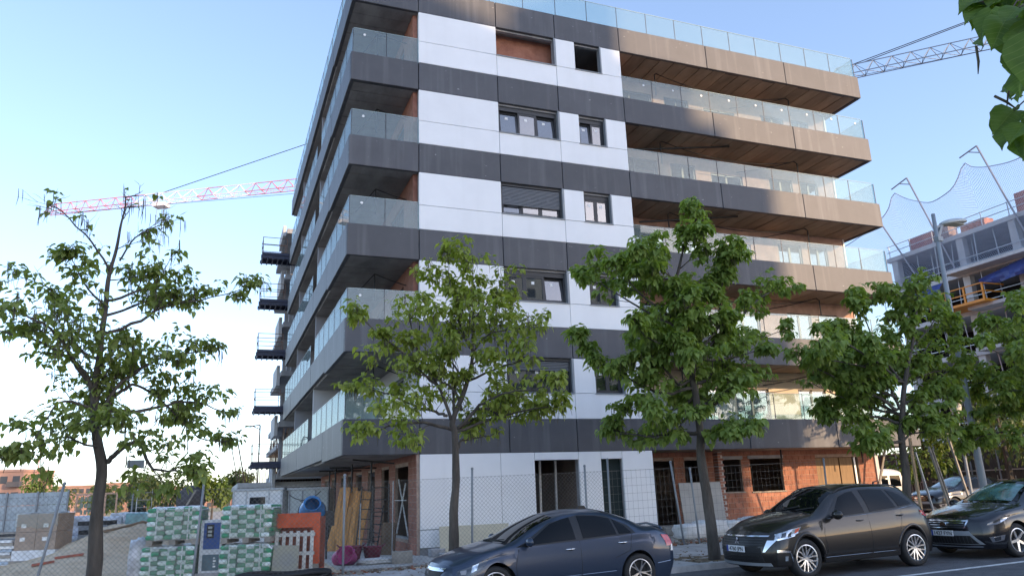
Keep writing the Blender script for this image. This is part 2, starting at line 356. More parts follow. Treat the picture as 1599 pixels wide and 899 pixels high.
# left side wall (behind the side balconies), X = -0.15..0
def wall_y(name, x0, x1, y0, y1, z0, z1, openings, m):
    """wall along Y with rectangular openings (ya, yb, za, zb)"""
    b = MB(); ys = sorted(openings); y = y0
    for ya, yb, za, zb in ys:
        if ya > y: b.box(x0, x1, y, ya, z0, z1)
        if za > z0: b.box(x0, x1, ya, yb, z0, za)
        if zb < z1: b.box(x0, x1, ya, yb, zb, z1)
        y = yb
    if y1 > y: b.box(x0, x1, y, y1, z0, z1)
    return part(name, b, m)
def wall_x(name, y0, y1, x0, x1, z0, z1, openings, m):
    b = MB(); x = x0
    for xa, xb, za, zb in sorted(openings):
        if xa > x: b.box(x, xa, y0, y1, z0, z1)
        if za > z0: b.box(xa, xb, y0, y1, z0, za)
        if zb < z1: b.box(xa, xb, y0, y1, zb, z1)
        x = xb
    if x1 > x: b.box(x, x1, y0, y1, z0, z1)
    return part(name, b, m)
for k in range(1, 6):
    z0, z1 = 3*k+.34, 3*k+3.06
    wall_y('side_wall', -.13, .02, .27, YL, z0, z1, [(1.6, 3.8, z0, z0+2.2), (5.0, 6.2, z0+.9, z0+2.2), (10.4, 12.6, z0, z0+2.2), (14, 15.2, z0+.9, z0+2.2), (17, 19.5, z0, z0+2.2)], BRICKD if k > 1 else mat('grey_render', (.45, .45, .45), .9))
    for ya, yb in ((1.6, 3.8), (10.4, 12.6), (17, 19.5)):
        b = MB(); b.box(-.06, -.02, ya, ya+.07, z0, z0+2.2); b.box(-.06, -.02, yb-.07, yb, z0, z0+2.2); b.box(-.06, -.02, (ya+yb)/2-.04, (ya+yb)/2+.04, z0, z0+2.2); b.box(-.06, -.02, ya, yb, z0+2.13, z0+2.2)
        d = part('balcony_door', b, ANTH); g = MB(); g.box(-.045, -.035, ya+.07, yb-.07, z0, z0+2.13); g.build('pane', GLASSW, d)
    b = MB(); b.box(XL+.16, -.13, 8.75, 8.9, z0, z1); part('balcony_divider', b, mat('divider_render', (.34, .34, .36), .9) if k > 1 else mat('pale_render', (.62, .62, .62), .9))
    b = MB(); b.box(XL+.16, -.13, 16.2, 16.35, z0, z1); part('balcony_divider', b, mat('divider_render', (.34, .34, .36), .9))
# recessed balcony wall of the right part (Y = 1.9)
RW = {1: PLAST, 2: SALMON, 3: SALMON, 4: SALMON, 5: SALMON}
XE = 19.55
for k in range(1, 6):
    z0, z1 = 3*k+.34, 3*k+3.06
    ops = [(8.3, 10.4, z0, z0+2.25), (11.0, 12.2, z0+.95, z0+2.25), (12.95, 14.55, z0+.45 if k > 1 else z0+.75, z0+2.05), (15.95, 17.2, z0, z0+2.2), (17.6, 18.6, z0+.9, z0+2.2)]
    if k == 1: ops = [(11.0, 12.2, z0+.75, z0+2.05), (12.95, 14.55, z0+.75, z0+2.05), (16.0, 17.4, z0+.55, z0+2.05)]
    wall_x('rear_balcony_wall', YB, YB+.15, XW-.02, XE, z0, z1, ops, RW[k])
    for xa, xb, za, zb in ops:
        b = MB(); y0, y1 = YB+.05, YB+.12
        for s, e in ((xa, xa+.07), (xb-.07, xb), ((xa+xb)/2-.045, (xa+xb)/2+.045)): b.box(s, e, y0, y1, za, zb)
        b.box(xa, xb, y0, y1, zb-.07, zb-.001); b.box(xa, xb, y0, y1, za+.001, za+.07); fr = part('window', b, ANTH if k > 1 else mat('dark_bronze_frame', (.03, .028, .028), .4))
        g = MB(); g.box(xa+.07, xb-.07, YB+.08, YB+.09, za+.07, zb-.07); g.build('pane', GLASSW, fr)
        if k == 1:
            s = MB(); s.box(xa-.04, xb+.04, YB-.05, YB+.04, za-.05, za); s.build('sill', GREYP, fr)
    b = MB(); b.box(XE-.15, XE, YB+.15, YL, z0, z1); part('gable_wall', b, BRICK)
    b = MB(); b.box(XW-.02, XW+.1, .2, YB, z0, z1); part('bay_cheek', b, BRICKD)
    b = MB(); b.box(XE-.02, XE+.05, YB-.04, YB+.05, z0, z1); part('corner_trim', b, WHITEP)
# ---- windows of the bay
def sash(par, x0, x1, z0, z1, y, tilt=0., m=ANTH, sticker=True, rot=0.):
    b = MB(); w_ = .065; W, H = x1-x0, z1-z0
    b.box(0, w_, -.03, .03, 0, H); b.box(W-w_, W, -.03, .03, 0, H); b.box(w_, W-w_, -.03, .03, 0, w_); b.box(w_, W-w_, -.03, .03, H-w_, H)
    s = b.build('sash', m, par, loc=(x0, y, z0), rot=(-tilt, 0, rot))
    g = MB(); g.box(w_, W-w_, -.006, .006, w_, H-w_)
    if sticker: g.box(W*.36, W*.36+.11, -.010, -.007, H-.28, H-.18, 1)
    g.build('pane', [GLASSW, WHITEP], par, loc=(x0, y, z0), rot=(-tilt, 0, rot))
def bay_window(x0, x1, z0, z1, n, tilts, shutter=0., slatm=None):
    fr = MB(); y0, y1 = .17, .25; t = .055
    fr.box(x0, x0+t, y0, y1, z0, z1); fr.box(x1-t, x1, y0, y1, z0, z1); fr.box(x0+t, x1-t, y0, y1, z0, z0+t); fr.box(x0+t, x1-t, y0, y1, z1-.16, z1)
    f = part('window', fr, ANTH); wd = (x1-x0-2*t)/n
    for i in range(n):
        sash(f, x0+t+i*wd, x0+t+(i+1)*wd, z0+t, z1-.16, .215, R(tilts[i]), m=WHITEP if slatm == 'w' and i > 0 else ANTH)
    if shutter:
        sh = MB(); sh.box(x0+.02, x1-.02, .10, .165, z1-.03, z1+.04)
        r = part('roller_shutter', sh, ANTH)
        for xx in (x0+.02, x1-.05): q_ = MB(); q_.box(xx, xx+.03, .10, .16, z0, z1-.031); q_.build('guide_rail', ANTH, r); s = MB(); s.prism([(0, 0), (0, .046), (.012, .05), (.02, .025), (.012, 0)], 0, x1-x0-.1)
        sm = MB(); L = x1-x0-.10; sm.add([(0, .012, 0), (L, .012, 0), (L, -.004, .012), (0, -.004, .012), (L, -.004, .034), (0, -.004, .034), (L, .012, .046), (0, .012, .046)], [(0, 1, 2, 3), (3, 2, 4, 5), (5, 4, 6, 7), (0, 7, 6, 1)])
        me = sm.mesh('slat', mat('shutter_slat', (.15, .165, .185), .35, metal=.3)); z = z1-.05
        while z > z1-shutter:
            z -= .05; link('slat', me, r, (x0+.05, .12, z))
OP = lambda k: (3*k+1.868, 3*k+2.94)
for k in (1, 2, 3, 4):
    z0, z1 = OP(k)
    tl = {4: (6, 0, 6), 3: (6, 0, 0), 2: (0, 0, 8), 1: (0, 0, 0)}[k]
    bay_window(X2+.02, X3-.07, z0, z1, 3, tl, {3: .66, 1: .33}.get(k, 0))
    bay_window(5.97, 7.03, z0, z1, 2, {4: (6, 0), 3: (0, 0), 2: (0, 0), 1: (0, 0)}[k])
# ---- balcony glass
PN = 1.317
def pane_mesh(L, h=.93):
    b = MB(); b.box(.012, L-.012, -.008, .008, 0, h, 0); b.box(-.006, .012, -.010, .010, 0, h, 1); b.box(.012, L-.012, -.009, .009, h, h+.012, 2)
    return b.mesh('balcony_pane', [GLASSB, ANTH, mat('glass_edge', (.45, .58, .56), .2)])
pm, pmc, pms = pane_mesh(PN), pane_mesh(1.12), pane_mesh(1.30)
stick = MB(); stick.lathe([(.001, -.003), (.045, -.003), (.045, .003), (.001, .003)], axis='y', n=10); stm = stick.mesh('sticker', WHITEP)
for k in range(1, 7):
    z = 3*k+HB
    xs = [XW+.02+i*PN for i in range(9)] + ([0.02-.0+i*PN for i in range(6)] if k == 6 else [])
    for i, x in enumerate(xs):
        p = link('balcony_pane', pm, apt, (x, .075, z))
        if (i*7+k*3) % 7 < 2: link('sticker', stm, p, (.25+.7*((i*3+k) % 3)/2, -.012, .70))
    for i in range(2): link('balcony_pane', pmc, apt, (XL+.07+i*1.12, .075, z))
    link('sticker', stm, apt, (XL+.45, .06, z+.72))
    for i in range(16 if k < 6 else 16):
        if k < 6 and i in (6,): continue
        link('balcony_pane', pms, apt, (XL+.075, .10+i*1.335, z), (0, 0, R(90)))
    link('balcony_pane', pms, apt, (XR-.075, .10, z), (0, 0, R(90))); link('balcony_pane', pms, apt, (XR-.075, 1.42, z), (0, 0, R(90)))
# ---- cables hanging under the balconies
def sag(a, b, s, n=12): return [(a[0]+(b[0]-a[0])*t, a[1]+(b[1]-a[1])*t, a[2]+(b[2]-a[2])*t - s*4*t*(1-t)) for t in [i/n for i in range(n+1)]]
for k in range(2, 7):
    z = 3*k+.01; b = MB(); o = U(-.15, .15)
    b.tube([(10+o, 1.0, z-1.0), (10+o, 1.0, z-.08), (10.1+o, 1.0, z-.02)], .022); b.tube(sag((10.1+o, 1.0, z-.02), (16.6+o, 1.0, z-.05), .42), .018); b.tube([(16.6+o, 1.0, z-.04), (16.75+o, 1.0, z-.12), (16.75+o, 1.0, z-.85)], .028); b.tube(sag((16.6+o, 1.0, z-.04), (14.2+o, 1.8, z-.5), .05), .018)
    part('cable', b, CABLE)
    if k in (4, 5):
        b = MB(); b.bar((8.9, 1.2, z-.45), (13.0, .6, z-.03), .06); part('strut', b, CABLE)
    b = MB(); b.tube([(-1.1, 1.6, z-1.0), (-1.1, 1.6, z-.1)], .025); b.tube(sag((-1.1, 1.6, z-.1), (-.1, 1.2, z-.55), .02), .018); b.tube(sag((-1.1, 1.6, z-.1), (-1.6, 2.6, z-.6), .02), .018); part('cable', b, CABLE)
for y, x in ((1.2, -1.2), (3.5, -1.4), (6.5, -1.5), (9.5, -1.3)):
    b = MB(); b.tube([(x, y, 2.9), (x, y, 2.0 if y < 4 else .3)], .03); part('cable', b, CABLE)
for p, q in (((-1.9, 5.2, 2.86), (-.3, 5.0, 2.82)), ((-1.9, 8.0, 2.86), (-.3, 8.0, 2.84)), ((-1.7, 1.6, 2.95), (-.5, 1.2, 2.8))): b = MB(); b.bar(p, q, .05); part('soffit_batten', b, CABLE)
b = MB(); b.tube(sag((11.5, .9, 5.9), (16.9, .9, 5.85), .35), .02); part('cable', b, CABLE)
# ---- ground floor brick walls: every block its own piece near the street
def brick_wall(axis, c0, c1, fix, z0, z1, openings, m, bw=.30, bh=.19, thick=.10, budget=300, sgn=-1):
    """blocks on a mortar backing. axis 'x': wall runs along x at y=fix; 'y': along y at x=fix."""
    g = .012; made = 0; rest = MB(); shared = {}
    nrow = int(round((z1-z0)/bh)); bh = (z1-z0)/nrow
    cells = []
    for r in range(nrow):
        a = c0 - (bw/2 if r % 2 else 0); za, zb = z0+r*bh, z0+(r+1)*bh
        while a < c1:
            s, e = max(a, c0), min(a+bw, c1); a += bw
            segs = [(s, e)]
            for oa, ob, oz0, oz1 in openings:
                if zb > oz0+.04 and za < oz1-.04:
                    segs = [q for (x, y) in segs for q in ((x, min(y, oa)), (max(x, ob), y)) if q[1]-q[0] > .03]
            cells += [(x, y, za, zb) for x, y in segs]
    for (s, e, za, zb) in cells:
        w_ = round(e-s-g, 3); d = U(0, .008)
        if w_ < .03: continue
        if made < budget:
            if w_ not in shared:
                q = MB()
                if axis == 'x': q.box(0, w_, 0, thick, 0, bh-g)
                else: q.box(0, thick, 0, w_, 0, bh-g)
                shared[w_] = q.mesh('brick', m)
            link('brick', shared[w_], apt, (s+g/2, fix-d, za+g/2) if axis == 'x' else (fix-d, s+g/2, za+g/2)); made += 1
        else:
            if axis == 'x': rest.box(s+g/2, e-g/2, fix-d, fix-d+thick, za+g/2, zb-g/2)
            else: rest.box(fix-d, fix-d+thick, s+g/2, e-g/2, za+g/2, zb-g/2)
    if rest.v: part('brickwork', rest, m, kind='stuff')
    # mortar backing
    (wall_x if axis == 'x' else wall_y)('mortar_bed', fix+.008, fix+.10, c0+.003, c1-.003, z0+.004, z1-.004, [(a+.004, b_-.004, c+.004, d-.004) for a, b_, c, d in openings], MORT)
def my_wall(*a): pass
GO = [(8.05, 9.9, .2, 2.72), (10.35, 11.2, 1.5, 2.72), (12.02, 12.85, 1.55, 2.72), (13.25, 14.75, 1.53, 2.73), (16.4, 18.55, .3, 2.72)]
brick_wall('x', XW+.02, XE-.14, YB, .22, 3.02, GO, BRICK, budget=200)
SIDE = [(1.05, 2.9, .62, 2.72), (3.85, 5.1, .2, 2.74), (6.3, 7.7, .2, 2.74), (9.0, 10.4, .2, 2.74), (11.6, 12.6, .2, 2.74), (13.2, 14.4, .2, 2.74), (16, 17.5, .2, 2.74), (18.6, 20, .2, 2.74)]
brick_wall('y', .05, YL, -.10, .08, 3.02, SIDE, BRICKD, budget=100)
for xa, xb, za, zb in GO[2:4]:
    b = MB(); b.box(xa-.05, xb+.05, YB-.05, YB+.09, za-.05, za); part('window_sill', b, WOODG)
    b = MB(); b.box(xa-.08, xb+.08, YB-.02, YB+.1, zb, zb+.12); part('lintel', b, CONC)
b = MB(); b.box(-.13, .02, 1.0, 2.95, .57, .63); part('window_sill', b, CONC)
b = MB(); b.box(16.42, 17.55, YB+.02, YB+.05, .35, 2.70); b.box(17.62, 18.25, YB+.03, YB+.06, .35, 2.70); part('door_board', b, mat('brown_board', (.27, .17, .085), .7, var=.2, scale=2, stretch=(5, 5, .6)))
b = MB(); b.bar((18.42, YB+.1, .2), (18.42, YB+.1, 2.7), .09); part('prop', b, STEEL)
b = MB(); b.box(19.40, 19.56, YB-.06, YB+.10, .3, 3.02); part('corner_column', b, mat('pale_render', (.62, .62, .62), .9))
b = MB(); b.box(XE-.15, XE, YB+.10, YL, .2, 3.02); part('gable_wall', b, BRICK)
# toothed brick pier standing forward
q = MB(); q.box(0, .24, 0, .30, 0, .085); qs = q.mesh('brick', BRICKD); q = MB(); q.box(0, .12, 0, .30, 0, .085); qh = q.mesh('brick', BRICK)
for r in range(26): link('brick', qs if r % 2 else qh, apt, (11.25, 1.1, .35+r*.1))
b = MB(); b.box(11.28, 11.46, 1.13, 1.37, .3, 2.96); part('mortar_bed', b, mat('white_mortar', (.6, .57, .53), .9))
for x, y in ((14.0, 1.0), (17.9, 1.0)):
    b = MB(); b.tube([(x, y, 3.0), (x, y, 2.45)], .03); part('cable', b, CABLE)
# ------------------------------------------------------------------ the block across the street (behind the camera) that shades the facade
D = 85.0; DX, DZ = D*math.tan(R(SUN_AZ)), D*math.tan(R(SUN_EL))/cos(R(SUN_AZ))
nb = thing('apartment_building', 'stepped brick apartment block across the street, facing the construction site', 'building')
b = MB(); b.box(-22+DX, 14.4+DX, -D-13, -D, -.3, 14.0+DZ); b.build('lower_storeys', PLAST, nb)
b = MB(); b.box(-22+DX, 11.0+DX, -D-13, -D, 14.0+DZ+.003, 17.75+DZ); b.build('upper_storey', PLAST, nb)
b = MB(); b.box(5.8+DX, 7.9+DX, -D-4, -D, 17.75+DZ+.003, 20.2+DZ); b.build('stair_tower', CONC, nb)
b = MB(); b.prism([(-22+DX, 17.75+DZ+.003), (3.9+DX, 17.75+DZ+.003), (.6+DX, 18.9+DZ), (-22+DX, 19.3+DZ)], -D-6, -D); b.build('roof', CONC, nb)
wm = MB(); wm.box(0, 1.4, -.02, .04, 0, 1.5); wm.box(-.08, 1.48, -.02, .08, -.06, 0, 1); wm = wm.mesh('window', [mat('dark_window', (.02, .025, .03), .1), WHITEP])
for f in range(14):
    for i in range(11): link('window', wm, nb, (-20+DX+i*3.1, -D+.005, 1.2+f*3.05))

# ------------------------------------------------------------------ cars
def lerp_table(tab):
    xs = [t[0] for t in tab]; ys = [t[1] for t in tab]; n = len(xs); ms = []
    for i in range(n):
        if i == 0: ms.append((ys[1]-ys[0])/(xs[1]-xs[0]))
        elif i == n-1: ms.append((ys[-1]-ys[-2])/(xs[-1]-xs[-2]))
        else:
            d0 = (ys[i]-ys[i-1])/(xs[i]-xs[i-1]); d1 = (ys[i+1]-ys[i])/(xs[i+1]-xs[i])
            ms.append(0 if d0*d1 <= 0 else 2*d0*d1/(d0+d1))
    def f(x):
        if x <= xs[0]: return ys[0]
        if x >= xs[-1]: return ys[-1]
        for i in range(n-1):
            if x <= xs[i+1]:
                h = xs[i+1]-xs[i]; t = (x-xs[i])/h; t2, t3 = t*t, t*t*t
                return (2*t3-3*t2+1)*ys[i]+(t3-2*t2+t)*h*ms[i]+(-2*t3+3*t2)*ys[i+1]+(t3-t2)*h*ms[i+1]
    return f
CHROME = mat('chrome', (.75, .76, .78), .12, metal=1)
TYRE = mat('tyre_rubber', (.016, .016, .017), .75, bump=.2, scale=30)
ALLOY = mat('machined_alloy', (.62, .63, .65), .28, metal=.85)
ALLOYD = mat('dark_alloy', (.05, .05, .055), .4, metal=.6)
CGLASS = mat('tinted_car_glass', (.004, .005, .006), .03, spec=.22)
PLASTB = mat('black_plastic', (.014, .014, .015), .45)
LAMP = mat('headlamp_lens', (.50, .54, .58), .08, metal=.55, coat=1., var=.5, scale=14)
LAMPD = mat('headlamp_bowl', (.06, .065, .075), .15, metal=.5, coat=1.)
AMBER = mat('orange_indicator', (.62, .10, .05), .2, coat=1.)
REDL = mat('red_lamp', (.50, .015, .02), .15, coat=1.)
PLATE = mat('number_plate', (.80, .81, .82), .4)
PLATEB = mat('plate_blue', (.02, .06, .35), .4)
INK = mat('black_ink', (.01, .01, .01), .5)
class Car:
    def __init__(s, root, paint, L, top, belt, rail, w, wr, zb=.22, wheels=(.9, 3.6), rw=.32, bowf=.24, bowr=.16, rakef=None, raker=None, hw=None):
        s.root, s.paint, s.L, s.zb0, s.wx, s.rw = root, paint, L, zb, wheels, rw
        s.top, s.belt, s.rail, s.w, s.wr = map(lerp_table, (top, belt, rail, w, wr))
        s.bowf, s.bowr = bowf, bowr; s.rakef = lerp_table(rakef or [(.2, .06), (.45, 0), (.7, .05), (.9, .2)]); s.raker = lerp_table(raker or [(.2, .05), (.5, 0), (.9, .05), (1.0, .08)])
        s.Ra = rw+.055
    def yl(s, x, z):                       # lower body half width
        w, zt = s.w(x), s.belt(x); zm = .52*zt+.1
        if z < zm: return w-.075*((zm-z)/(zm-s.zb0+.05))**2.2
        t = (z-zm)/max(.05, zt-zm); return w-.05*t**2.4-.012*math.exp(-((t-.72)/.09)**2)
    def yu(s, x, v): w = s.yl(x, s.belt(x)); return w+(s.wr(x)-w)*v+.022*sin(pi*v)
    def dfm(s, x, y, z):
        f = max(0, 1-x/1.15)**1.6; r = max(0, 1-(s.L-x)/1.0)**1.6; q = abs(y)/.85
        zz = min(z, 1.05)
        return Vector((x+f*(s.bowf*q**2.6+s.rakef(zz))-r*(s.bowr*q**2.6+s.raker(zz)), y, z))
    def zbot(s, x):
        z = s.zb0
        for wx in s.wx:
            d = abs(x-wx)
            if d < s.Ra: z = max(z, s.rw+sqrt(s.Ra**2-d*d))
        return z
    def section(s, x):
        zb, zt, zr, ztp = s.zbot(x), s.belt(x), s.rail(x), s.top(x); zb = min(zb, zt-.06); P = []
        for i in range(11): z = zb+(zt-zb)*i/10; P.append((s.yl(x, z), z))
        for i in range(1, 6): v = i/5; P.append((s.yu(x, v), zt+(zr-zt)*v))
        wr = s.wr(x)
        for i in range(1, 10): q = i/9; y = wr*(1-q); P.append((y, s.ztop(x, y)))
        return P
    def ztop(s, x, y): r = s.rail(x); return r+(s.top(x)-r)*(1-(abs(y)/s.wr(x))**2.3)
    def S(s, x, z, side=-1, off=0):        # side surface
        b = s.belt(x)
        y = s.yl(x, z) if z <= b else s.yu(x, min(1, (z-b)/max(.01, s.rail(x)-b)))
        return s.dfm(x, side*(y+off), z)
    def F(s, y, z, off=0): p = s.dfm(0, y, z); return p+Vector((-off, 0, 0))
    def B(s, y, z, off=0): p = s.dfm(s.L, y, z); return p+Vector((off, 0, 0))
    def T(s, x, q, off=0): y = q*s.wr(x); return s.dfm(x, y, s.ztop(x, y)+off)
    def body(s):
        xs = set([0, .015, .05, .1, s.L, s.L-.015, s.L-.05, s.L-.1])
        x = 0
        while x < s.L: xs.add(round(x, 3)); x += .085
        for wx in s.wx:
            for i in range(25): xs.add(round(wx-s.Ra*cos(pi*i/24), 4))
        xs = sorted(q for q in xs if 0 <= q <= s.L); sec = [s.section(x) for x in xs]; b = MB(); n = len(sec[0])
        def pt(i, j, sd):
            x = xs[i]; y, z = sec[i][j]; e = min(x, s.L-x); k = 1-.06*max(0, 1-e/.10)**2
            return s.dfm(x, sd*y*k, z)
        for i in range(len(xs)):
            b.v += [tuple(pt(i, j, -1)) for j in range(n)] + [tuple(pt(i, j, 1)) for j in range(n-2, -1, -1)]
        N = 2*n-1
        for i in range(len(xs)-1):
            for j in range(N-1): b.f.append((i*N+j, i*N+j+1, (i+1)*N+j+1, (i+1)*N+j)); b.m.append(0)
        for i, fl in ((0, 0), (len(xs)-1, 1)):          # nose and tail caps
            x = xs[i]; K = 14; base = len(b.v)
            for j in range(n):
                y, z = sec[i][j]; y *= .94
                b.v += [tuple(s.dfm(x, -y+2*y*c/K, z)) for c in range(K+1)]
            for j in range(n-1):
                for c in range(K):
                    q = (base+j*(K+1)+c, base+(j+1)*(K+1)+c, base+(j+1)*(K+1)+c+1, base+j*(K+1)+c+1); b.f.append(q[::-1] if not fl else q); b.m.append(0)
        me = b.mesh('body', s.paint, True)
        o = link('body', me, s.root)
        u = MB(); W = s.w(s.L/2)-.16; u.box(.80, s.L-.75, -W, W, s.zb0-.02, s.belt(s.L/2)-.34); u.build('underbody', BLACK, s.root)
        a = MB()
        return o
    def patch(s, name, fn, lo, up, m, n=12, k=5, off=.006, thick=.02, par=None):
        """ruled patch between two polylines in surface coords, laid on surface fn(u, v, off)"""
        def rs(pl, t):
            d = [0]
            for p, q in zip(pl, pl[1:]): d.append(d[-1]+sqrt((p[0]-q[0])**2+(p[1]-q[1])**2))
            x = t*d[-1]
            for i in range(len(pl)-1):
                if x <= d[i+1]+1e-9:
                    f = (x-d[i])/max(1e-9, d[i+1]-d[i]); return (pl[i][0]+(pl[i+1][0]-pl[i][0])*f, pl[i][1]+(pl[i+1][1]-pl[i][1])*f)
            return pl[-1]
        b = MB(); rows = []
        for layer in (off, off-thick):
            for i in range(n+1):
                p, q = rs(lo, i/n), rs(up, i/n)
                for j in range(k+1):
                    f = j/k; b.v.append(tuple(fn(p[0]+(q[0]-p[0])*f, p[1]+(q[1]-p[1])*f, layer)))
        K = k+1; NN = (n+1)*K
        for i in range(n):
            for j in range(k): b.f.append((i*K+j, (i+1)*K+j, (i+1)*K+j+1, i*K+j+1)); b.m.append(0)
        ring = [i*K for i in range(n+1)] + [n*K+j for j in range(1, K)] + [i*K+k for i in range(n-1, -1, -1)] + [j for j in range(k-1, 0, -1)]
        for a, c in zip(ring, ring[1:]+ring[:1]): b.f.append((a, NN+a, NN+c, c)); b.m.append(0)
        bm = bmesh.new(); me = b.mesh(name, m, True); bm.from_mesh(me); bmesh.ops.recalc_face_normals(bm, faces=bm.faces[:])
        for e in bm.edges:
            if len(e.link_faces) == 2 and e.calc_face_angle(0) > .6: e.smooth = False
        bm.to_mesh(me); bm.free()
        return link(name, me, par or s.root)
    def side(s, name, lo, up, m, both=True, **k):
        r = None
        for sd in ((-1, 1) if both else (-1,)): 
            q = s.patch(name, lambda u, v, o: s.S(u, v, sd, o), lo, up, m, **k); r = r or q
        return r
    def sv(s, x, v): b = s.belt(x); return (x, b+(s.rail(x)-b)*v)
    def line(s, name, pts, wd, m, both=True, off=.004):      # thin strip drawn along the side
        lo = [(x, z) for x, z in pts]
        for sd in ((-1, 1) if both else (-1,)):
            b = MB(); P = []
            for (x0, z0), (x1, z1) in zip(pts, pts[1:]):
                for i in range(9): P.append(s.S(x0+(x1-x0)*i/8, z0+(z1-z0)*i/8, sd, off-wd/2))
            Q = [P[0]]
            for p in P[1:]:
                if (p-Q[-1]).length > 1e-4: Q.append(p)
            b.tube(Q, wd/2, 4); b.build(name, m, s.root)
    def wheel(s, spoke, rim_m=ALLOY, wt=.21, yo=.0):
        r = s.rw; ri = r*.70
        ty = MB(); ty.lathe([(ri, -.09), (ri+.012, -.098), (r-.05, -.105), (r-.012, -.09), (r, -.06), (r, .06), (r-.012, .09), (ri, .09)], axis='y', n=36)
        tm = ty.mesh('tyre', TYRE, True)
        rb = MB(); rb.lathe([(ri+.004, -.094), (ri-.012, -.098), (ri-.02, -.08), (ri-.03, .05)], axis='y', n=36, mi=0); rb.lathe([(.001, .0), (ri-.03, .0)], axis='y', n=24, mi=1); rb.lathe([(.001, -.075), (.03, -.075), (.034, -.06), (.036, 0)], axis='y', n=14, mi=0)
        spoke(rb, ri)
        rm = rb.mesh('rim', [rim_m, BLACK])
        for i, wx in enumerate(s.wx):
            for sd in (-1, 1):
                y = sd*(s.w(wx)-.125+yo)
                t = link('wheel', tm, s.root, (wx, y, r), (U(0, 6)*0+.0, 0, 0 if sd < 0 else pi))
                link('rim', rm, t, (0, 0, 0), (0, .5+i*.9, 0))
        # wheel-arch liners and lips
        for wx in s.wx:
            for sd in (-1, 1):
                a = MB(); pr = []; n = 22; Y = s.w(wx)
                for q in range(n+1):
                    t = pi*q/n; x = wx-s.Ra*cos(t); z = s.rw+s.Ra*sin(t); 
                    for yy in (Y-.30, s.yl(x, max(z, s.zb0))-.004): a.v.append(tuple(s.dfm(x, sd*yy, max(z, s.zb0-.05))))
                for q in range(n): a.f.append((2*q, 2*q+1, 2*q+3, 2*q+2)); a.m.append(0)
                a.build('wheel_arch', BLACK, s.root)
    def plate(s, txt, y, z, wd=.52, hg=.11, rear=False, blur=True):
        b = MB(); fn = s.B if rear else s.F; c = fn(y, z, .02); sg = 1 if rear else -1
        b.box(c.x-.006, c.x+.006, y-wd/2, y+wd/2, z-hg/2, z+hg/2); p = b.build('number_plate', PLATE, s.root)
        b = MB(); e = -1 if not rear else 1
        yb = y+wd/2 if not rear else y-wd/2; ya = yb+e*.045
        b.box(c.x+sg*.0065-.002, c.x+sg*.0065+.002, min(ya, yb), max(ya, yb), z-hg/2, z+hg/2); b.build('country_band', PLATEB, p)
        if not txt: return
        me = text_mesh(txt, .105); me.materials.append(INK)
        link('lettering', me, p, (c.x+sg*.008, y+e*.02, z-.004), (R(90), 0, R(90) if rear else R(-90)))
    def mirror(s, x, z, m, sz=1.):
        for sd in (-1, 1):
            p = s.S(x, z, sd, 0); b = MB(); bm = bmesh.new(); bmesh.ops.create_icosphere(bm, subdivisions=2, radius=1)
            for v in bm.verts: v.co = Vector((v.co.x*.075*sz*(1 if v.co.x < 0 else .45), v.co.y*.12*sz, v.co.z*.082*sz)) + p + Vector((.0, sd*.14, .05))
            b.v = [tuple(v.co) for v in bm.verts]; b.f = [tuple(v.index for v in f.verts) for f in bm.faces]; b.m = [0]*len(b.f); bm.free()
            o = b.build('wing_mirror', m, s.root, smooth=True)
            a = MB(); a.bar(p+Vector((0, -sd*.03, 0)), p+Vector((0, sd*.10, .02)), .06, .04); a.build('arm', PLASTB, o)
    def handle(s, x, z, m=None):
        for sd in (-1, 1):
            b = MB(); P = [s.S(x+i*.03, z, sd, .004+.026*sin(pi*i/6)) for i in range(7)]; b.tube(P, .012, 6); o = b.build('door_handle', m or s.paint, s.root, smooth=True)
            c = MB(); c.tube([s.S(x+.03+i*.03, z-.012, sd, -.012) for i in range(5)], [.012, .022, .024, .022, .012], 6); c.build('handle_recess', BLACK, o)
def spokes(n, split=.0, wd=.03, tip=.02, dark=False, deep=.02):
    def f(rb, ri):
        for i in range(n):
            a = 2*pi*i/n
            for sg in ((-1, 1) if split else (0,)):
                a1 = a+sg*split
                d0 = Vector((cos(a+sg*split*.25), 0, sin(a+sg*split*.25))); d1 = Vector((cos(a1), 0, sin(a1)))
                p0 = d0*.03+Vector((0, -.066, 0)); pm = d0.lerp(d1, .45).normalized()*ri*.55+Vector((0, -.078, 0)); p1 = d1*(ri-.012)+Vector((0, -.088, 0))
                rb.bar(p0, pm, wd, .02, (0, 1, 0)); rb.bar(pm, p1, wd*.85, .018, (0, 1, 0))
    return f
def emblem_diamonds(car, y, z, m):
    b = MB(); c = car.F(y, z, .022)
    for a in (90, 210, 330):
        d = Vector((0, cos(R(a)), sin(R(a)))); n = Vector((0, -d.z, d.y)); s = .036
        P = [c, c+d*s+n*s*.56, c+d*s*2, c+d*s-n*s*.56]; b.face(P[::-1]); b.face([p+Vector((.012, 0, 0)) for p in P])
        for p, q in zip(P, P[1:]+P[:1]): b.face([p, q, q+Vector((.012, 0, 0)), p+Vector((.012, 0, 0))])
    b.build('emblem', m, car.root)

def paint(name, c, met=.30, r=.30): return mat(name, c, r, metal=met, coat=.55, var=.03, scale=40)
def car_root(name, label, x, y, cat='car'): return thing(name, label, cat, (x, y, gz(x)), (0, -math.atan(.016), 0))

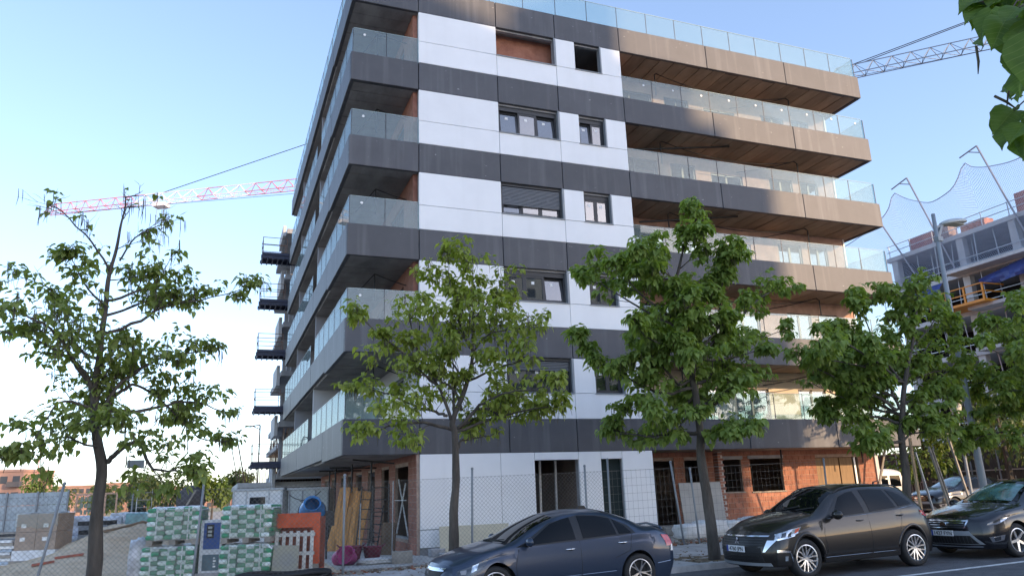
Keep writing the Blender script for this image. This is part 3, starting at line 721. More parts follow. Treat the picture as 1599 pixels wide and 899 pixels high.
# ---- dark grey-brown compact SUV
r = car_root('parked_car', 'dark grey-brown compact SUV with roof rails, parked in the middle of the row', 3.66, -9.70)
SUV = Car(r, paint('grey_brown_paint', (.022, .019, .017)), 4.30,
    top=[(0, .86), (.1, .93), (.5, 1.02), (1.0, 1.10), (1.25, 1.14), (1.75, 1.47), (2.0, 1.565), (2.5, 1.61), (3.2, 1.585), (3.7, 1.52), (4.0, 1.33), (4.2, 1.12), (4.30, .98)],
    belt=[(0, .74), (.5, .90), (1.0, .98), (1.4, 1.005), (2.5, 1.05), (3.5, 1.10), (4.0, 1.10), (4.3, .92)],
    rail=[(0, .82), (.5, .965), (1.0, 1.05), (1.25, 1.09), (1.8, 1.37), (2.1, 1.475), (2.6, 1.525), (3.2, 1.51), (3.7, 1.45), (4.0, 1.26), (4.2, 1.115), (4.3, .95)],
    w=[(0, .80), (.3, .865), (.9, .885), (2.2, .88), (3.55, .89), (4.0, .865), (4.3, .80)],
    wr=[(0, .66), (.6, .72), (1.2, .72), (1.9, .62), (2.6, .60), (3.4, .58), (3.8, .57), (4.3, .62)],
    zb=.24, wheels=(.88, 3.55), rw=.345, bowf=.30, bowr=.22)
def suv_detail(c):
    c.body(); P = c.sv
    c.patch('windscreen', c.T, [(1.27, -.93), (1.24, -.4), (1.235, 0), (1.24, .4), (1.27, .93)], [(1.93, -.90), (1.90, 0), (1.93, .90)], CGLASS, n=16, k=8, off=.004)
    c.side('window_trim', [P(1.42, .02), P(2.0, -.02), P(3.55, -.02), P(3.93, .22)], [P(1.55, .36), P(1.98, .95), P(2.6, .97), P(3.3, .93), P(3.75, .70)], PLASTB, n=22, off=.004)
    c.side('front_window', [P(1.62, .08), P(2.42, .05)], [P(1.98, .84), P(2.2, .90), P(2.36, .90)], CGLASS, off=.009)
    c.side('rear_window', [P(2.55, .05), P(3.22, .07)], [P(2.52, .90), P(2.8, .91), P(3.12, .87)], CGLASS, off=.009)
    c.side('quarter_window', [P(3.30, .09), P(3.74, .20)], [P(3.20, .85), P(3.38, .76), P(3.52, .62)], CGLASS, off=.009)
    c.line('chrome_beltline', [P(1.50, -.02), P(2.4, -.03), P(3.3, -.02), P(3.78, .12)], .022, CHROME)
    for sd in (-1, 1):
        b = MB(); b.tube([c.T(1.95+.18*i, .93*sd, .03 if 0 < i < 10 else 0) for i in range(11)], .016, 6); b.build('roof_rail', PLASTB, c.root)
    c.wheel(spokes(7, .26, .026, deep=.02)); c.mirror(1.62, 1.02, c.paint, 1.1); c.handle(2.16, .93); c.handle(3.18, .97)
    c.line('door_seam', [(2.47, .34), (2.47, 1.04)], .010, BLACK); c.line('door_seam', [(1.38, .40), (1.34, .75), (1.42, .99)], .010, BLACK); c.line('door_seam', [(3.2, .62), (3.33, 1.06)], .010, BLACK); c.line('door_seam', [(3.14, .34), (3.2, .62)], .010, BLACK)
    c.line('sill_strip', [(1.32, .335), (3.12, .335)], .022, CHROME); c.side('sill_cladding', [(1.30, .245), (3.14, .245)], [(1.30, .31), (3.14, .31)], PLASTB, off=.012)
    # front
    c.side('headlight', [(.02, .715), (.25, .72), (.62, .80)], [(.04, .80), (.35, .865), (.74, .905)], LAMP, off=.008)
    c.side('indicator', [(.50, .795), (.63, .83)], [(.53, .87), (.68, .89)], AMBER, off=.014, n=5, k=3)
    for q in (.12, .28): c.side('lamp_bowl', [(q, .735), (q+.10, .745)], [(q+.02, .80), (q+.11, .825)], LAMPD, off=.014, n=4, k=3)
    c.patch('grille', c.F, [(.62, .60), (-.62, .60)], [(.66, .755), (-.66, .755)], PLASTB, off=.006, n=14)
    c.patch('lower_grille', c.F, [(.60, .30), (-.60, .30)], [(.55, .57), (-.55, .57)], BLACK, off=.008, n=14)
    for i, z in enumerate((.62, .665, .71)): c.patch('grille_bar', c.F, [(.58, z), (-.58, z)], [(.58, z+.012), (-.58, z+.012)], ANTH, off=.014, n=12, k=1)
    for z in (.36, .42, .48): c.patch('grille_bar', c.F, [(.52, z), (-.52, z)], [(.52, z+.012), (-.52, z+.012)], PLASTB, off=.016, n=12, k=1)
    c.patch('bonnet_chrome', c.F, [(.66, .762), (-.66, .762)], [(.67, .785), (-.67, .785)], CHROME, off=.012, n=14, k=2)
    c.patch('bumper_bar', c.F, [(.70, .255), (-.70, .255)], [(.68, .31), (-.68, .31)], GREYP, off=.014, n=14, k=2)
    for sd in (-1, 1):
        c.patch('chrome_blade', c.F, [(sd*.60, .50), (sd*.64, .50)], [(sd*.66, .70), (sd*.80, .70)], CHROME, off=.016, n=4, k=6)
        c.patch('chrome_blade', lambda u, v, o: c.S(u, v, sd, o), [(.0, .685), (.5, .755)], [(.0, .715), (.5, .77)], CHROME, off=.012, n=8, k=1)
        c.patch('chrome_blade', lambda u, v, o: c.S(u, v, sd, o), [(.02, .49), (.30, .475)], [(.02, .535), (.32, .505)], CHROME, off=.014, n=8, k=2)
        c.patch('chrome_blade', lambda u, v, o: c.S(u, v, sd, o), [(.31, .47), (.40, .30)], [(.335, .47), (.425, .30)], CHROME, off=.014, n=4, k=1)
        c.patch('bumper_corner', lambda u, v, o: c.S(u, v, sd, o), [(.01, .27), (.36, .27)], [(.01, .48), (.29, .47)], PLASTB, off=.008, n=8, k=4)
        c.patch('fog_lamp', lambda u, v, o: c.S(u, v, sd, o), [(.17, .34), (.23, .34)], [(.17, .42), (.23, .42)], LAMP, off=.018, n=4, k=4)
    emblem_diamonds(c, 0, .672, CHROME)
    c.plate('4760 JPN', .02, .545)
    c.side('tail_light', [(4.06, .93), (4.27, .90)], [(3.98, 1.03), (4.26, 1.02)], REDL, off=.010)
    c.patch('rear_window_glass', c.T, [(3.80, -.85), (3.80, .85)], [(4.12, -.85), (4.12, .85)], CGLASS, off=.006)
    for sd in (-1, 1):                       # swollen wheel-arch flares
        for wx in c.wx:
            b = MB(); pts = []
            for q in range(25):
                t = pi*(.04+.92*q/24); x = wx-(c.Ra+.028)*cos(t); z = c.rw+(c.Ra+.028)*sin(t); pts.append(c.S(x, min(z, c.belt(x)-.02), sd, -.018))
            b.tube(pts, .034, 8); b.build('arch_flare', c.paint, c.root, smooth=True)
    b = MB(); b.tube([c.T(2.02, -.98, -.005)+Vector((0, 0, 0))] + [c.T(2.0, q, .012) for q in (-.6, 0, .6)] + [c.T(2.02, .98, -.005)], .012, 5); b.build('roof_seam', PLASTB, c.root)
    b = MB(); b.bar(c.T(1.3, -.35, .015), c.T(1.42, -.85, .03), .02); b.bar(c.T(1.3, .25, .015), c.T(1.38, -.3, .03), .02); b.build('wiper', BLACK, c.root)
    b = MB(); b.tube([c.T(3.62, 0, .01), c.T(3.62, 0, .06), c.T(3.78, 0, .13)], [.03, .016, .006], 6); b.build('antenna', PLASTB, c.root)
suv_detail(SUV)

# ---- blue-grey saloon on the left
r = car_root('parked_car', 'blue-grey saloon with bronze-black windows and a low roof, leftmost of the parked cars', -2.16, -9.02)
CIV = Car(r, paint('blue_grey_paint', (.028, .044, .078)), 4.54,
    top=[(0, .70), (.08, .77), (.5, .87), (.95, .95), (1.15, .99), (1.8, 1.27), (2.15, 1.385), (2.6, 1.435), (3.0, 1.42), (3.5, 1.30), (3.95, 1.11), (4.15, 1.06), (4.45, 1.04), (4.54, .97)],
    belt=[(0, .62), (.5, .77), (1.0, .86), (1.5, .90), (2.5, .935), (3.4, .97), (4.0, .985), (4.54, .90)],
    rail=[(0, .67), (.5, .83), (.95, .905), (1.2, .945), (1.85, 1.21), (2.2, 1.315), (2.6, 1.36), (3.0, 1.345), (3.5, 1.225), (3.95, 1.06), (4.2, 1.03), (4.54, .94)],
    w=[(0, .76), (.3, .84), (.9, .87), (2.3, .872), (3.6, .875), (4.1, .85), (4.54, .78)],
    wr=[(0, .64), (.6, .72), (1.1, .72), (1.9, .60), (2.6, .57), (3.2, .56), (3.8, .58), (4.2, .68), (4.54, .66)],
    zb=.19, wheels=(.92, 3.62), rw=.318, bowf=.34, bowr=.22, rakef=[(.2, .08), (.42, 0), (.6, .05), (.8, .20), (1.0, .3)], raker=[(.2, .10), (.5, 0), (.75, .0), (.95, .10)])
def civ_detail(c):
    c.body(); P = c.sv
    c.patch('windscreen', c.T, [(1.16, -.95), (1.08, -.4), (1.06, 0), (1.08, .4), (1.16, .95)], [(2.12, -.88), (2.06, 0), (2.12, .88)], CGLASS, n=16, k=8, off=.004)
    c.side('window_trim', [P(1.30, .05), P(1.9, -.03), P(3.3, -.03), P(3.60, .02)], [P(1.50, .42), P(2.0, .93), P(2.6, .97), P(3.1, .92), P(3.50, .58)], PLASTB, n=22, off=.004)
    c.side('front_window', [P(1.50, .10), P(2.42, .05)], [P(2.02, .86), P(2.25, .91), P(2.40, .92)], CGLASS, off=.009)
    c.side('rear_window', [P(2.56, .05), P(3.22, .06)], [P(2.55, .92), P(2.9, .90), P(3.18, .80)], CGLASS, off=.009)
    c.side('quarter_window', [P(3.27, .06), P(3.52, .08)], [P(3.23, .78), P(3.33, .68), P(3.42, .52)], CGLASS, off=.009)
    c.side('quarter_window', [P(1.34, .10), P(1.46, .10)], [P(1.46, .30), P(1.60, .42)], CGLASS, off=.009, n=5, k=3)
    c.wheel(spokes(5, .20, .020), rim_m=mat('diamond_cut_alloy', (.42, .42, .43), .3, metal=.85)); c.mirror(1.52, .92, c.paint, 1.0); c.handle(2.20, .80, CHROME); c.handle(3.22, .84, CHROME)
    c.line('door_seam', [(2.49, .28), (2.49, .93)], .009, BLACK); c.line('door_seam', [(1.32, .30), (1.28, .6), (1.36, .87)], .009, BLACK); c.line('door_seam', [(3.15, .60), (3.44, .70), (3.52, .97)], .009, BLACK)
    c.line('side_moulding', [(1.36, .36), (3.14, .385)], .020, CHROME); c.line('side_moulding', [(4.06, .445), (4.44, .465)], .022, CHROME)
    c.side('headlight', [(.03, .53), (.30, .53), (.58, .64)], [(.05, .60), (.42, .70), (.72, .765)], LAMPD, off=.008)
    c.side('lamp_bowl', [(.26, .56), (.40, .60)], [(.30, .67), (.45, .70)], LAMP, off=.014, n=6, k=5)
    c.side('indicator', [(.08, .545), (.16, .545)], [(.08, .595), (.18, .61)], mat('indicator_dim', (.30, .30, .32), .2), off=.014, n=4, k=3)
    c.patch('grille', c.F, [(.42, .50), (-.42, .50)], [(.52, .60), (-.52, .60)], BLACK, off=.008, n=12)
    c.patch('grille_chrome', c.F, [(.52, .595), (-.52, .595)], [(.56, .645), (-.56, .645)], CHROME, off=.016, n=14, k=2)
    c.patch('lower_grille', c.F, [(.48, .24), (-.48, .24)], [(.52, .38), (-.52, .38)], BLACK, off=.008, n=12)
    b = MB(); q = c.F(0, .56, .026)
    for y in (-.035, .035): b.box(q.x-.006, q.x+.006, y-.009, y+.009, .52, .60)
    b.box(q.x-.006, q.x+.006, -.03, .03, .552, .568); b.build('emblem', CHROME, c.root)
    c.plate('', 0, .42)
    c.side('tail_light', [(4.36, .72), (4.52, .72)], [(4.30, .92), (4.51, .90)], REDL, off=.008); c.side('tail_lens', [(4.47, .63), (4.53, .63)], [(4.49, .74), (4.53, .74)], mat('clear_lens', (.75, .75, .75), .2), off=.012, n=3, k=2)
    c.patch('rear_glass', c.T, [(3.12, -.86), (3.06, 0), (3.12, .86)], [(3.84, -.92), (3.90, 0), (3.84, .92)], CGLASS, off=.005, n=14, k=6)
    b = MB(); b.tube([c.T(4.42, -.95, .01), c.T(4.40, -.8, .03), c.T(4.40, 0, .04), c.T(4.40, .8, .03), c.T(4.42, .95, .01)], .022, 6); b.build('boot_spoiler', c.paint, c.root, smooth=True)
    b = MB(); b.prism([(2.86, 1.43), (2.90, 1.475), (3.02, 1.475), (3.06, 1.405)], -.02, .02); b.build('antenna_fin', PLASTB, c.root)
    b = MB(); b.bar(c.T(1.12, -.1, .012), c.T(1.22, -.7, .03), .018); b.bar(c.T(1.10, .35, .012), c.T(1.16, -.1, .03), .018); b.build('wiper', BLACK, c.root)
    b = MB(); b.box(1.92, 1.96, -.10, .10, 1.18, 1.25); b.build('rear_view_mirror', BLACK, c.root)
    for i in range(4): c.side('fuel_flap', [(3.62, .76), (3.62, .76)], [(3.62, .76), (3.62, .76)], c.paint, n=1, k=1) if 0 else None
civ_detail(CIV)

# ---- black saloon, nose showing at the right edge
r = car_root('parked_car', 'glossy black saloon with chrome grille, nose close behind the grey-brown SUV', 8.62, -10.02)
BLK = Car(r, paint('black_paint', (.004, .0045, .007), .0, .2), 4.78,
    top=[(0, .80), (.08, .86), (.5, .94), (1.0, 1.01), (1.25, 1.05), (1.95, 1.36), (2.3, 1.46), (2.8, 1.49), (3.3, 1.45), (3.9, 1.25), (4.3, 1.13), (4.78, 1.02)],
    belt=[(0, .70), (.5, .83), (1.0, .90), (1.6, .94), (2.6, .97), (3.5, 1.0), (4.3, 1.0), (4.78, .92)],
    rail=[(0, .77), (.5, .90), (1.0, .965), (1.3, 1.0), (2.0, 1.28), (2.4, 1.38), (2.8, 1.41), (3.3, 1.37), (3.9, 1.17), (4.3, 1.08), (4.78, .96)],
    w=[(0, .80), (.3, .88), (.9, .92), (2.4, .92), (3.8, .92), (4.4, .89), (4.78, .82)],
    wr=[(0, .66), (.6, .74), (1.2, .74), (2.0, .63), (2.8, .60), (3.5, .60), (4.2, .68), (4.78, .68)],
    zb=.20, wheels=(.98, 3.83), rw=.33, bowf=.26, bowr=.2)
def blk_detail(c):
    c.body(); P = c.sv
    c.patch('windscreen', c.T, [(1.30, -.94), (1.22, 0), (1.30, .94)], [(2.24, -.88), (2.18, 0), (2.24, .88)], CGLASS, n=16, k=8, off=.004)
    c.patch('sun_shade', c.T, [(1.42, -.80), (1.36, 0), (1.42, .80)], [(2.10, -.74), (2.06, 0), (2.10, .74)], mat('teal_sunshade', (.10, .26, .25), .2, coat=1., col2=(.03, .06, .05), scale=3.5), n=12, k=6, off=.008)
    c.side('window_trim', [P(1.45, .03), P(2.0, -.02), P(3.8, 0)], [P(1.6, .38), P(2.15, .95), P(2.8, .97), P(3.65, .75)], PLASTB, n=22, off=.004)
    c.side('front_window', [P(1.66, .08), P(2.55, .05)], [P(2.15, .86), P(2.4, .91), P(2.53, .91)], CGLASS, off=.009)
    c.side('rear_window', [P(2.68, .05), P(3.60, .08)], [P(2.66, .91), P(3.0, .90), P(3.45, .76)], CGLASS, off=.009)
    c.line('chrome_beltline', [P(1.5, -.02), P(2.6, -.02), P(3.78, 0)], .02, CHROME)
    c.wheel(spokes(5, 0, .055)); c.mirror(1.66, .96, c.paint, 1.05); c.handle(2.35, .86); c.handle(3.4, .88)
    c.line('door_seam', [(2.62, .3), (2.62, .96)], .009, BLACK); c.line('door_seam', [(1.45, .32), (1.45, .92)], .009, BLACK)
    c.side('headlight', [(.06, .655), (.3, .665), (.72, .76)], [(.08, .70), (.45, .775), (.85, .835)], LAMPD, off=.008); c.side('lamp_bowl', [(.40, .695), (.62, .745)], [(.46, .765), (.7, .79)], LAMP, off=.013, n=8, k=3)
    c.patch('grille', c.F, [(.44, .61), (-.44, .61)], [(.50, .745), (-.50, .745)], BLACK, off=.008, n=12)
    c.patch('grille_chrome', c.F, [(.50, .735), (-.50, .735)], [(.52, .765), (-.52, .765)], CHROME, off=.016, n=12, k=2)
    for sd in (-1, 1): c.patch('grille_chrome', c.F, [(sd*.43, .60), (sd*.455, .60)], [(sd*.49, .74), (sd*.52, .74)], CHROME, off=.015, n=2, k=5)
    for z in (.605, .655, .70): c.patch('grille_bar', c.F, [(.44, z), (-.44, z)], [(.44, z+.012), (-.44, z+.012)], CHROME, off=.013, n=12, k=1)
    b = MB(); q = c.F(0, .68, .026); b.lathe([(.001, -.006), (.045, -.005), (.05, .006)], axis='x', n=20); 
    o = b.build('emblem', CHROME, c.root, loc=(q.x, 0, .68)); o.scale = (1, 1.7, .8)
    c.patch('lower_surround', c.F, [(.74, .29), (-.74, .29)], [(.52, .55), (-.52, .55)], GREYP, off=.006, n=12)
    c.patch('lower_grille', c.F, [(.66, .30), (-.66, .30)], [(.54, .46), (-.54, .46)], BLACK, off=.012, n=12)
    for i in range(17): y = -.56+i*.07; c.patch('grille_bar', c.F, [(y, .31), (y+.010, .31)], [(y, .45), (y+.010, .45)], ANTH, off=.018, n=1, k=3)
    c.patch('bumper_lip', c.F, [(.70, .235), (-.70, .235)], [(.70, .26), (-.70, .26)], CHROME, off=.012, n=12, k=1)
    c.plate('1427 FYN', .02, .505)
    for sd in (-1, 1): c.patch('fog_lamp', lambda u, v, o: c.S(u, v, sd, o), [(.10, .33), (.42, .36)], [(.06, .43), (.48, .46)], CHROME, off=.010, n=8, k=4); c.patch('fog_lens', lambda u, v, o: c.S(u, v, sd, o), [(.15, .35), (.30, .365)], [(.13, .42), (.32, .44)], LAMPD, off=.016, n=5, k=3)
    c.patch('rear_glass', c.T, [(3.3, -.86), (3.3, .86)], [(4.1, -.9), (4.1, .9)], CGLASS, off=.005, n=14, k=6)
blk_detail(BLK)
TREES = {
 't1': dict(r0=0.11,trunk=[(-7.38,-7.45,0.57),(-7.42,-7.45,1.73),(-7.43,-7.45,2.43),(-7.52,-7.45,2.89),(-7.6,-7.45,3.43),(-7.65,-7.45,3.74),(-7.64,-7.45,4.44),(-7.63,-7.45,5.09),(-7.63,-7.45,5.75),(-7.57,-7.45,6.33),(-7.52,-7.45,6.9),(-7.5,-7.45,7.16),(-7.52,-7.45,7.6)],
  limbs=[[(-7.65,-7.45,3.74),(-7.92,-7.66,4.12),(-8.16,-7.94,4.54),(-8.52,-8.24,4.81),(-8.96,-8.57,4.92)],[(-7.76,-7.45,3.98),(-8.19,-7.41,4.39),(-8.79,-7.36,4.67),(-9.31,-7.3,4.8)],[(-7.61,-7.45,5.89),(-7.94,-7.56,6.4),(-8.44,-7.71,6.88),(-8.62,-7.87,6.93)],[(-7.6,-7.45,4.75),(-7.05,-7.35,5.06),(-6.64,-7.22,5.39),(-6.08,-7.08,5.55),(-5.28,-6.93,5.9)],[(-7.51,-7.45,3.43),(-7.42,-7.35,3.71),(-7.04,-7.22,4.17),(-6.57,-7.08,4.45),(-5.74,-6.92,4.65)],[(-7.49,-7.45,6.13),(-7.24,-7.7,6.51),(-6.79,-8.02,6.7),(-6.67,-8.37,6.57)],[(-7.35,-7.45,2.56),(-7.17,-7.64,2.7),(-6.86,-7.89,2.85),(-6.65,-8.17,2.45),(-6.27,-8.46,2.33),(-5.98,-8.77,2.29)],[(-7.54,-7.45,3.32),(-7.44,-7.29,3.56),(-7.28,-7.08,3.82),(-7.04,-6.84,3.94),(-6.57,-6.59,3.65),(-5.97,-6.32,3.05),(-5.49,-6.05,2.99)],[(-7.5,-7.45,2.78),(-7.57,-7.59,2.81),(-8.03,-7.77,2.94),(-8.47,-7.97,2.71)],[(-7.6,-7.45,3.43),(-8.08,-7.6,3.57),(-8.25,-7.79,3.28),(-8.39,-8.0,2.86)],[(-7.59,-7.45,4.32),(-8.1,-6.91,4.64),(-8.63,-6.2,5.74),(-9.53,-5.42,6.28)],[(-7.63,-7.45,5.36),(-7.14,-7.47,5.57),(-6.83,-7.5,5.76),(-6.65,-7.53,6.2)],[(-7.51,-7.45,3.43),(-6.83,-7.1,3.47),(-6.22,-6.66,3.7),(-5.59,-6.16,3.58)],[(-7.63,-7.45,5.25),(-8.02,-7.47,5.69),(-8.26,-7.5,6.14)],[(-7.6,-7.45,3.32),(-7.93,-7.33,3.12),(-8.33,-7.17,2.6)]]),
 't2': dict(r0=0.1,trunk=[(-1.24,-7.45,0.53),(-1.21,-7.45,1.47),(-1.17,-7.45,2.45),(-1.17,-7.45,3.02),(-1.2,-7.45,3.27),(-0.88,-7.45,4.04),(-0.76,-7.45,4.67),(-0.72,-7.45,5.31),(-0.58,-7.45,5.53),(-0.36,-7.45,5.77),(-0.12,-7.45,6.01)],
  limbs=[[(-1.11,-7.45,3.09),(-0.8,-7.7,3.45),(-0.52,-8.02,3.64),(-0.31,-8.37,3.72),(0.03,-8.76,3.71),(0.36,-9.16,3.78)],[(-0.72,-7.45,3.47),(-0.4,-7.37,3.48),(-0.01,-7.26,3.32),(0.56,-7.14,3.47)],[(-1.11,-7.45,2.72),(-0.88,-7.22,2.89),(-0.24,-6.92,2.98)],[(-1.25,-7.45,3.27),(-1.47,-7.43,3.87),(-1.75,-7.41,4.12),(-2.08,-7.38,4.52),(-2.73,-7.35,5.0),(-3.11,-7.32,5.39)],[(-1.32,-7.45,3.34),(-1.52,-7.27,3.43),(-1.91,-7.03,3.59),(-2.47,-6.76,3.9),(-3.1,-6.48,4.02)],[(-0.76,-7.45,4.67),(-1.01,-7.27,5.37),(-1.12,-7.04,6.27),(-1.06,-6.79,6.76)],[(-0.73,-7.45,4.67),(-0.51,-7.85,4.98),(-0.05,-8.36,5.01),(0.18,-8.93,4.99)],[(-0.72,-7.45,5.31),(-0.63,-7.15,6.27),(-0.37,-6.77,6.84)],[(-1.47,-7.45,3.87),(-1.8,-7.36,4.5),(-2.04,-7.24,5.32),(-1.73,-7.11,5.79)],[(-1.21,-7.45,3.07),(-1.88,-7.63,3.19),(-2.57,-7.87,3.1),(-3.04,-8.13,2.91)],[(-0.88,-7.45,4.04),(-0.26,-8.08,4.29),(-0.04,-8.89,4.29)],[(-0.88,-7.45,4.04),(-1.12,-6.87,4.61),(-1.55,-6.12,5.89)],[(-1.03,-7.45,3.46),(-1.31,-7.49,3.97),(-2.63,-7.55,4.32)],[(-0.81,-7.45,4.38),(-0.04,-7.14,4.87),(0.45,-6.74,5.85)],[(-1.11,-7.45,3.09),(-0.66,-7.13,3.3),(0.07,-6.72,3.47)]]),
 't3': dict(r0=0.125,trunk=[(4.71,-7.45,0.15),(4.7,-7.45,1.22),(4.63,-7.45,2.33),(4.65,-7.45,3.22),(4.6,-7.45,4.13),(4.57,-7.45,4.54),(4.37,-7.45,5.27),(4.27,-7.45,6.09),(4.64,-7.45,7.19),(4.98,-7.45,8.1),(5.05,-7.45,8.39)],
  limbs=[[(4.58,-7.45,4.0),(3.97,-7.19,3.89),(3.43,-6.86,4.2),(2.91,-6.49,4.58),(2.26,-6.1,5.31)],[(4.59,-7.45,4.07),(5.45,-6.95,4.36),(6.36,-6.3,5.14),(7.86,-5.59,5.57),(9.71,-4.82,6.11)],[(4.57,-7.45,4.54),(5.11,-7.57,4.97),(5.29,-7.73,5.59),(5.47,-7.91,6.76),(5.62,-8.1,6.98)],[(5.42,-7.45,5.01),(6.58,-7.02,5.95),(7.83,-6.47,6.67),(8.99,-5.86,7.08)],[(4.22,-7.45,5.61),(3.23,-7.53,6.22),(2.84,-7.64,6.71)],[(4.27,-7.45,5.42),(3.7,-6.88,5.99),(3.1,-6.15,6.71),(3.13,-5.34,7.02)],[(4.62,-7.45,2.96),(4.22,-7.01,3.0),(3.81,-6.44,2.99),(3.36,-5.81,3.17)],[(4.8,-7.45,2.9),(4.96,-7.86,3.05),(5.21,-8.4,3.07)],[(4.48,-7.45,6.53),(3.73,-7.83,6.69),(2.95,-8.31,6.86)],[(4.55,-7.45,6.86),(4.91,-7.74,7.28),(4.85,-8.12,7.47)],[(4.61,-7.45,3.78),(4.37,-6.84,3.55),(3.97,-6.05,3.63)],[(4.63,-7.45,3.48),(5.16,-7.54,3.77),(5.93,-7.65,4.07)],[(4.57,-7.45,4.22),(4.29,-7.32,4.09),(3.77,-7.16,4.7),(3.02,-6.98,4.71)],[(4.48,-7.45,4.97),(3.82,-7.66,4.91),(3.01,-7.93,5.12)],[(4.8,-7.45,4.68),(5.72,-7.44,4.71),(6.61,-7.42,4.97)],[(4.5,-7.45,5.9),(5.07,-7.59,6.21),(5.44,-7.76,6.51)],[(4.57,-7.45,3.48),(4.03,-7.57,3.18),(3.44,-7.74,3.31)]]),
 't4': dict(r0=0.13,trunk=[(10.39,-7.45,-0.22),(10.54,-7.45,0.98),(10.67,-7.45,1.9),(10.74,-7.45,2.7),(10.89,-7.45,3.38),(11.15,-7.45,4.21),(11.76,-7.45,5.45),(12.16,-7.45,6.49),(12.12,-7.45,7.1)],
  limbs=[[(10.83,-7.45,3.51),(10.81,-7.31,4.11),(10.65,-7.13,5.48),(10.53,-6.92,6.66)],[(10.72,-7.45,3.51),(10.28,-7.3,3.87),(9.28,-7.11,4.35),(8.18,-6.9,4.84)],[(10.76,-7.45,3.18),(10.38,-6.92,3.4),(9.75,-6.22,3.39),(10.19,-5.45,3.73)],[(10.95,-7.45,3.35),(12.57,-6.98,4.27),(14.87,-6.38,5.06)],[(10.91,-7.45,3.18),(12.18,-6.92,3.32),(13.83,-6.22,3.29)],[(11.15,-7.45,4.21),(13.28,-6.61,5.44),(15.63,-5.52,6.55)],[(10.65,-7.45,4.09),(10.85,-6.53,4.83),(11.07,-5.33,5.99)],[(10.8,-7.45,3.84),(10.14,-7.1,4.21),(9.38,-6.65,4.78)],[(10.74,-7.45,2.7),(9.92,-7.73,2.68),(9.1,-8.1,2.59)],[(11.48,-7.45,4.87),(11.63,-6.88,5.87),(12.42,-6.15,7.03)],[(11.52,-7.45,5.04),(13.72,-6.61,6.21),(15.36,-5.53,7.15)],[(10.89,-7.45,3.38),(10.5,-6.44,3.79),(10.28,-5.13,4.5)],[(11.03,-7.45,3.68),(11.83,-7.34,3.87),(13.19,-7.19,3.9)],[(11.25,-7.45,4.35),(12.71,-6.98,4.81),(14.94,-6.36,5.74)],[(10.91,-7.45,4.34),(8.89,-8.09,5.0),(7.11,-8.93,4.93)]]),
 't5': dict(r0=0.13,trunk=[(16.23,-7.45,-0.59),(16.59,-7.45,1.06),(16.67,-7.45,2.63),(16.82,-7.45,3.9),(17.05,-7.45,5.03),(17.41,-7.45,6.6),(17.66,-7.45,7.61)],
  limbs=[[(16.71,-7.45,3.17),(16.54,-6.8,3.98),(16.37,-5.96,4.67),(16.64,-5.03,5.44)],[(16.65,-7.45,2.81),(15.54,-7.31,3.01),(14.21,-7.13,2.86),(13.8,-6.93,2.7)],[(16.92,-7.45,4.46),(15.45,-7.88,5.27),(13.79,-8.43,5.63)],[(17.11,-7.45,5.22),(15.39,-8.07,5.97),(14.06,-8.87,6.07)],[(16.78,-7.45,3.54),(16.49,-6.54,4.4),(16.59,-5.36,4.16)],[(17.05,-7.45,5.03),(21.62,-5.91,6.3),(26.66,-3.91,7.43)],[(16.82,-7.45,3.9),(16.32,-8.82,4.24),(14.94,-10.59,4.26)],[(16.77,-7.45,3.35),(16.74,-6.77,3.61),(16.27,-5.89,3.51)],[(17.17,-7.45,5.41),(18.41,-7.69,6.79),(18.41,-7.99,7.31)],[(16.8,-7.45,4.27),(14.52,-8.22,4.65),(12.08,-9.22,4.9)]]),
}
# ------------------------------------------------------------------ street trees (broad-leaved, with hanging pods)
BARK = mat('tree_bark', (.085, .072, .06), .95, var=.35, scale=6, bump=.9, bscale=30, stretch=(1, 1, .25))
LEAFA = leafmat('leaf_green_worn', (.15, .19, .062), (.24, .29, .085), (.32, .34, .12))
LEAFB = leafmat('leaf_yellow_green', (.20, .25, .055), (.31, .36, .08), (.42, .42, .13))
LEAFC = leafmat('leaf_deep_green', (.155, .225, .058), (.245, .325, .084), (.35, .42, .125))
LEAFD = leafmat('leaf_deep_green_dark', (.06, .11, .02), (.10, .17, .03), (.15, .22, .045), .55)
POD = mat('seed_pod', (.10, .085, .05), .8)
def leaf_geom(fold=.25, droop=.3):
    """heart-shaped leaf, base at the origin, pointing along +x, unit length"""
    out = [(0, 0), (-.06, .16), (.05, .33), (.25, .40), (.48, .34), (.72, .19), (1, 0)]
    v = []; f = []
    def z(x, y): return abs(y)*fold - droop*x*x + .03*sin(9*x+5*y)
    mid = [(0, 0), (.2, 0), (.45, 0), (.72, 0), (1, 0)]
    V = [(x, y) for x, y in mid]; n = len(V)
    up = [(-.05, .17), (.12, .37), (.42, .35), (.74, .17)]
    V += up + [(x, -y) for x, y in up]
    f = [(0, 1, 6, 5), (1, 2, 7, 6), (2, 3, 8, 7), (3, 4, 8), (0, 9, 10, 1), (1, 10, 11, 2), (2, 11, 12, 3), (3, 12, 4)]
    return np.array([(x, y, z(x, y)) for x, y in V]), f
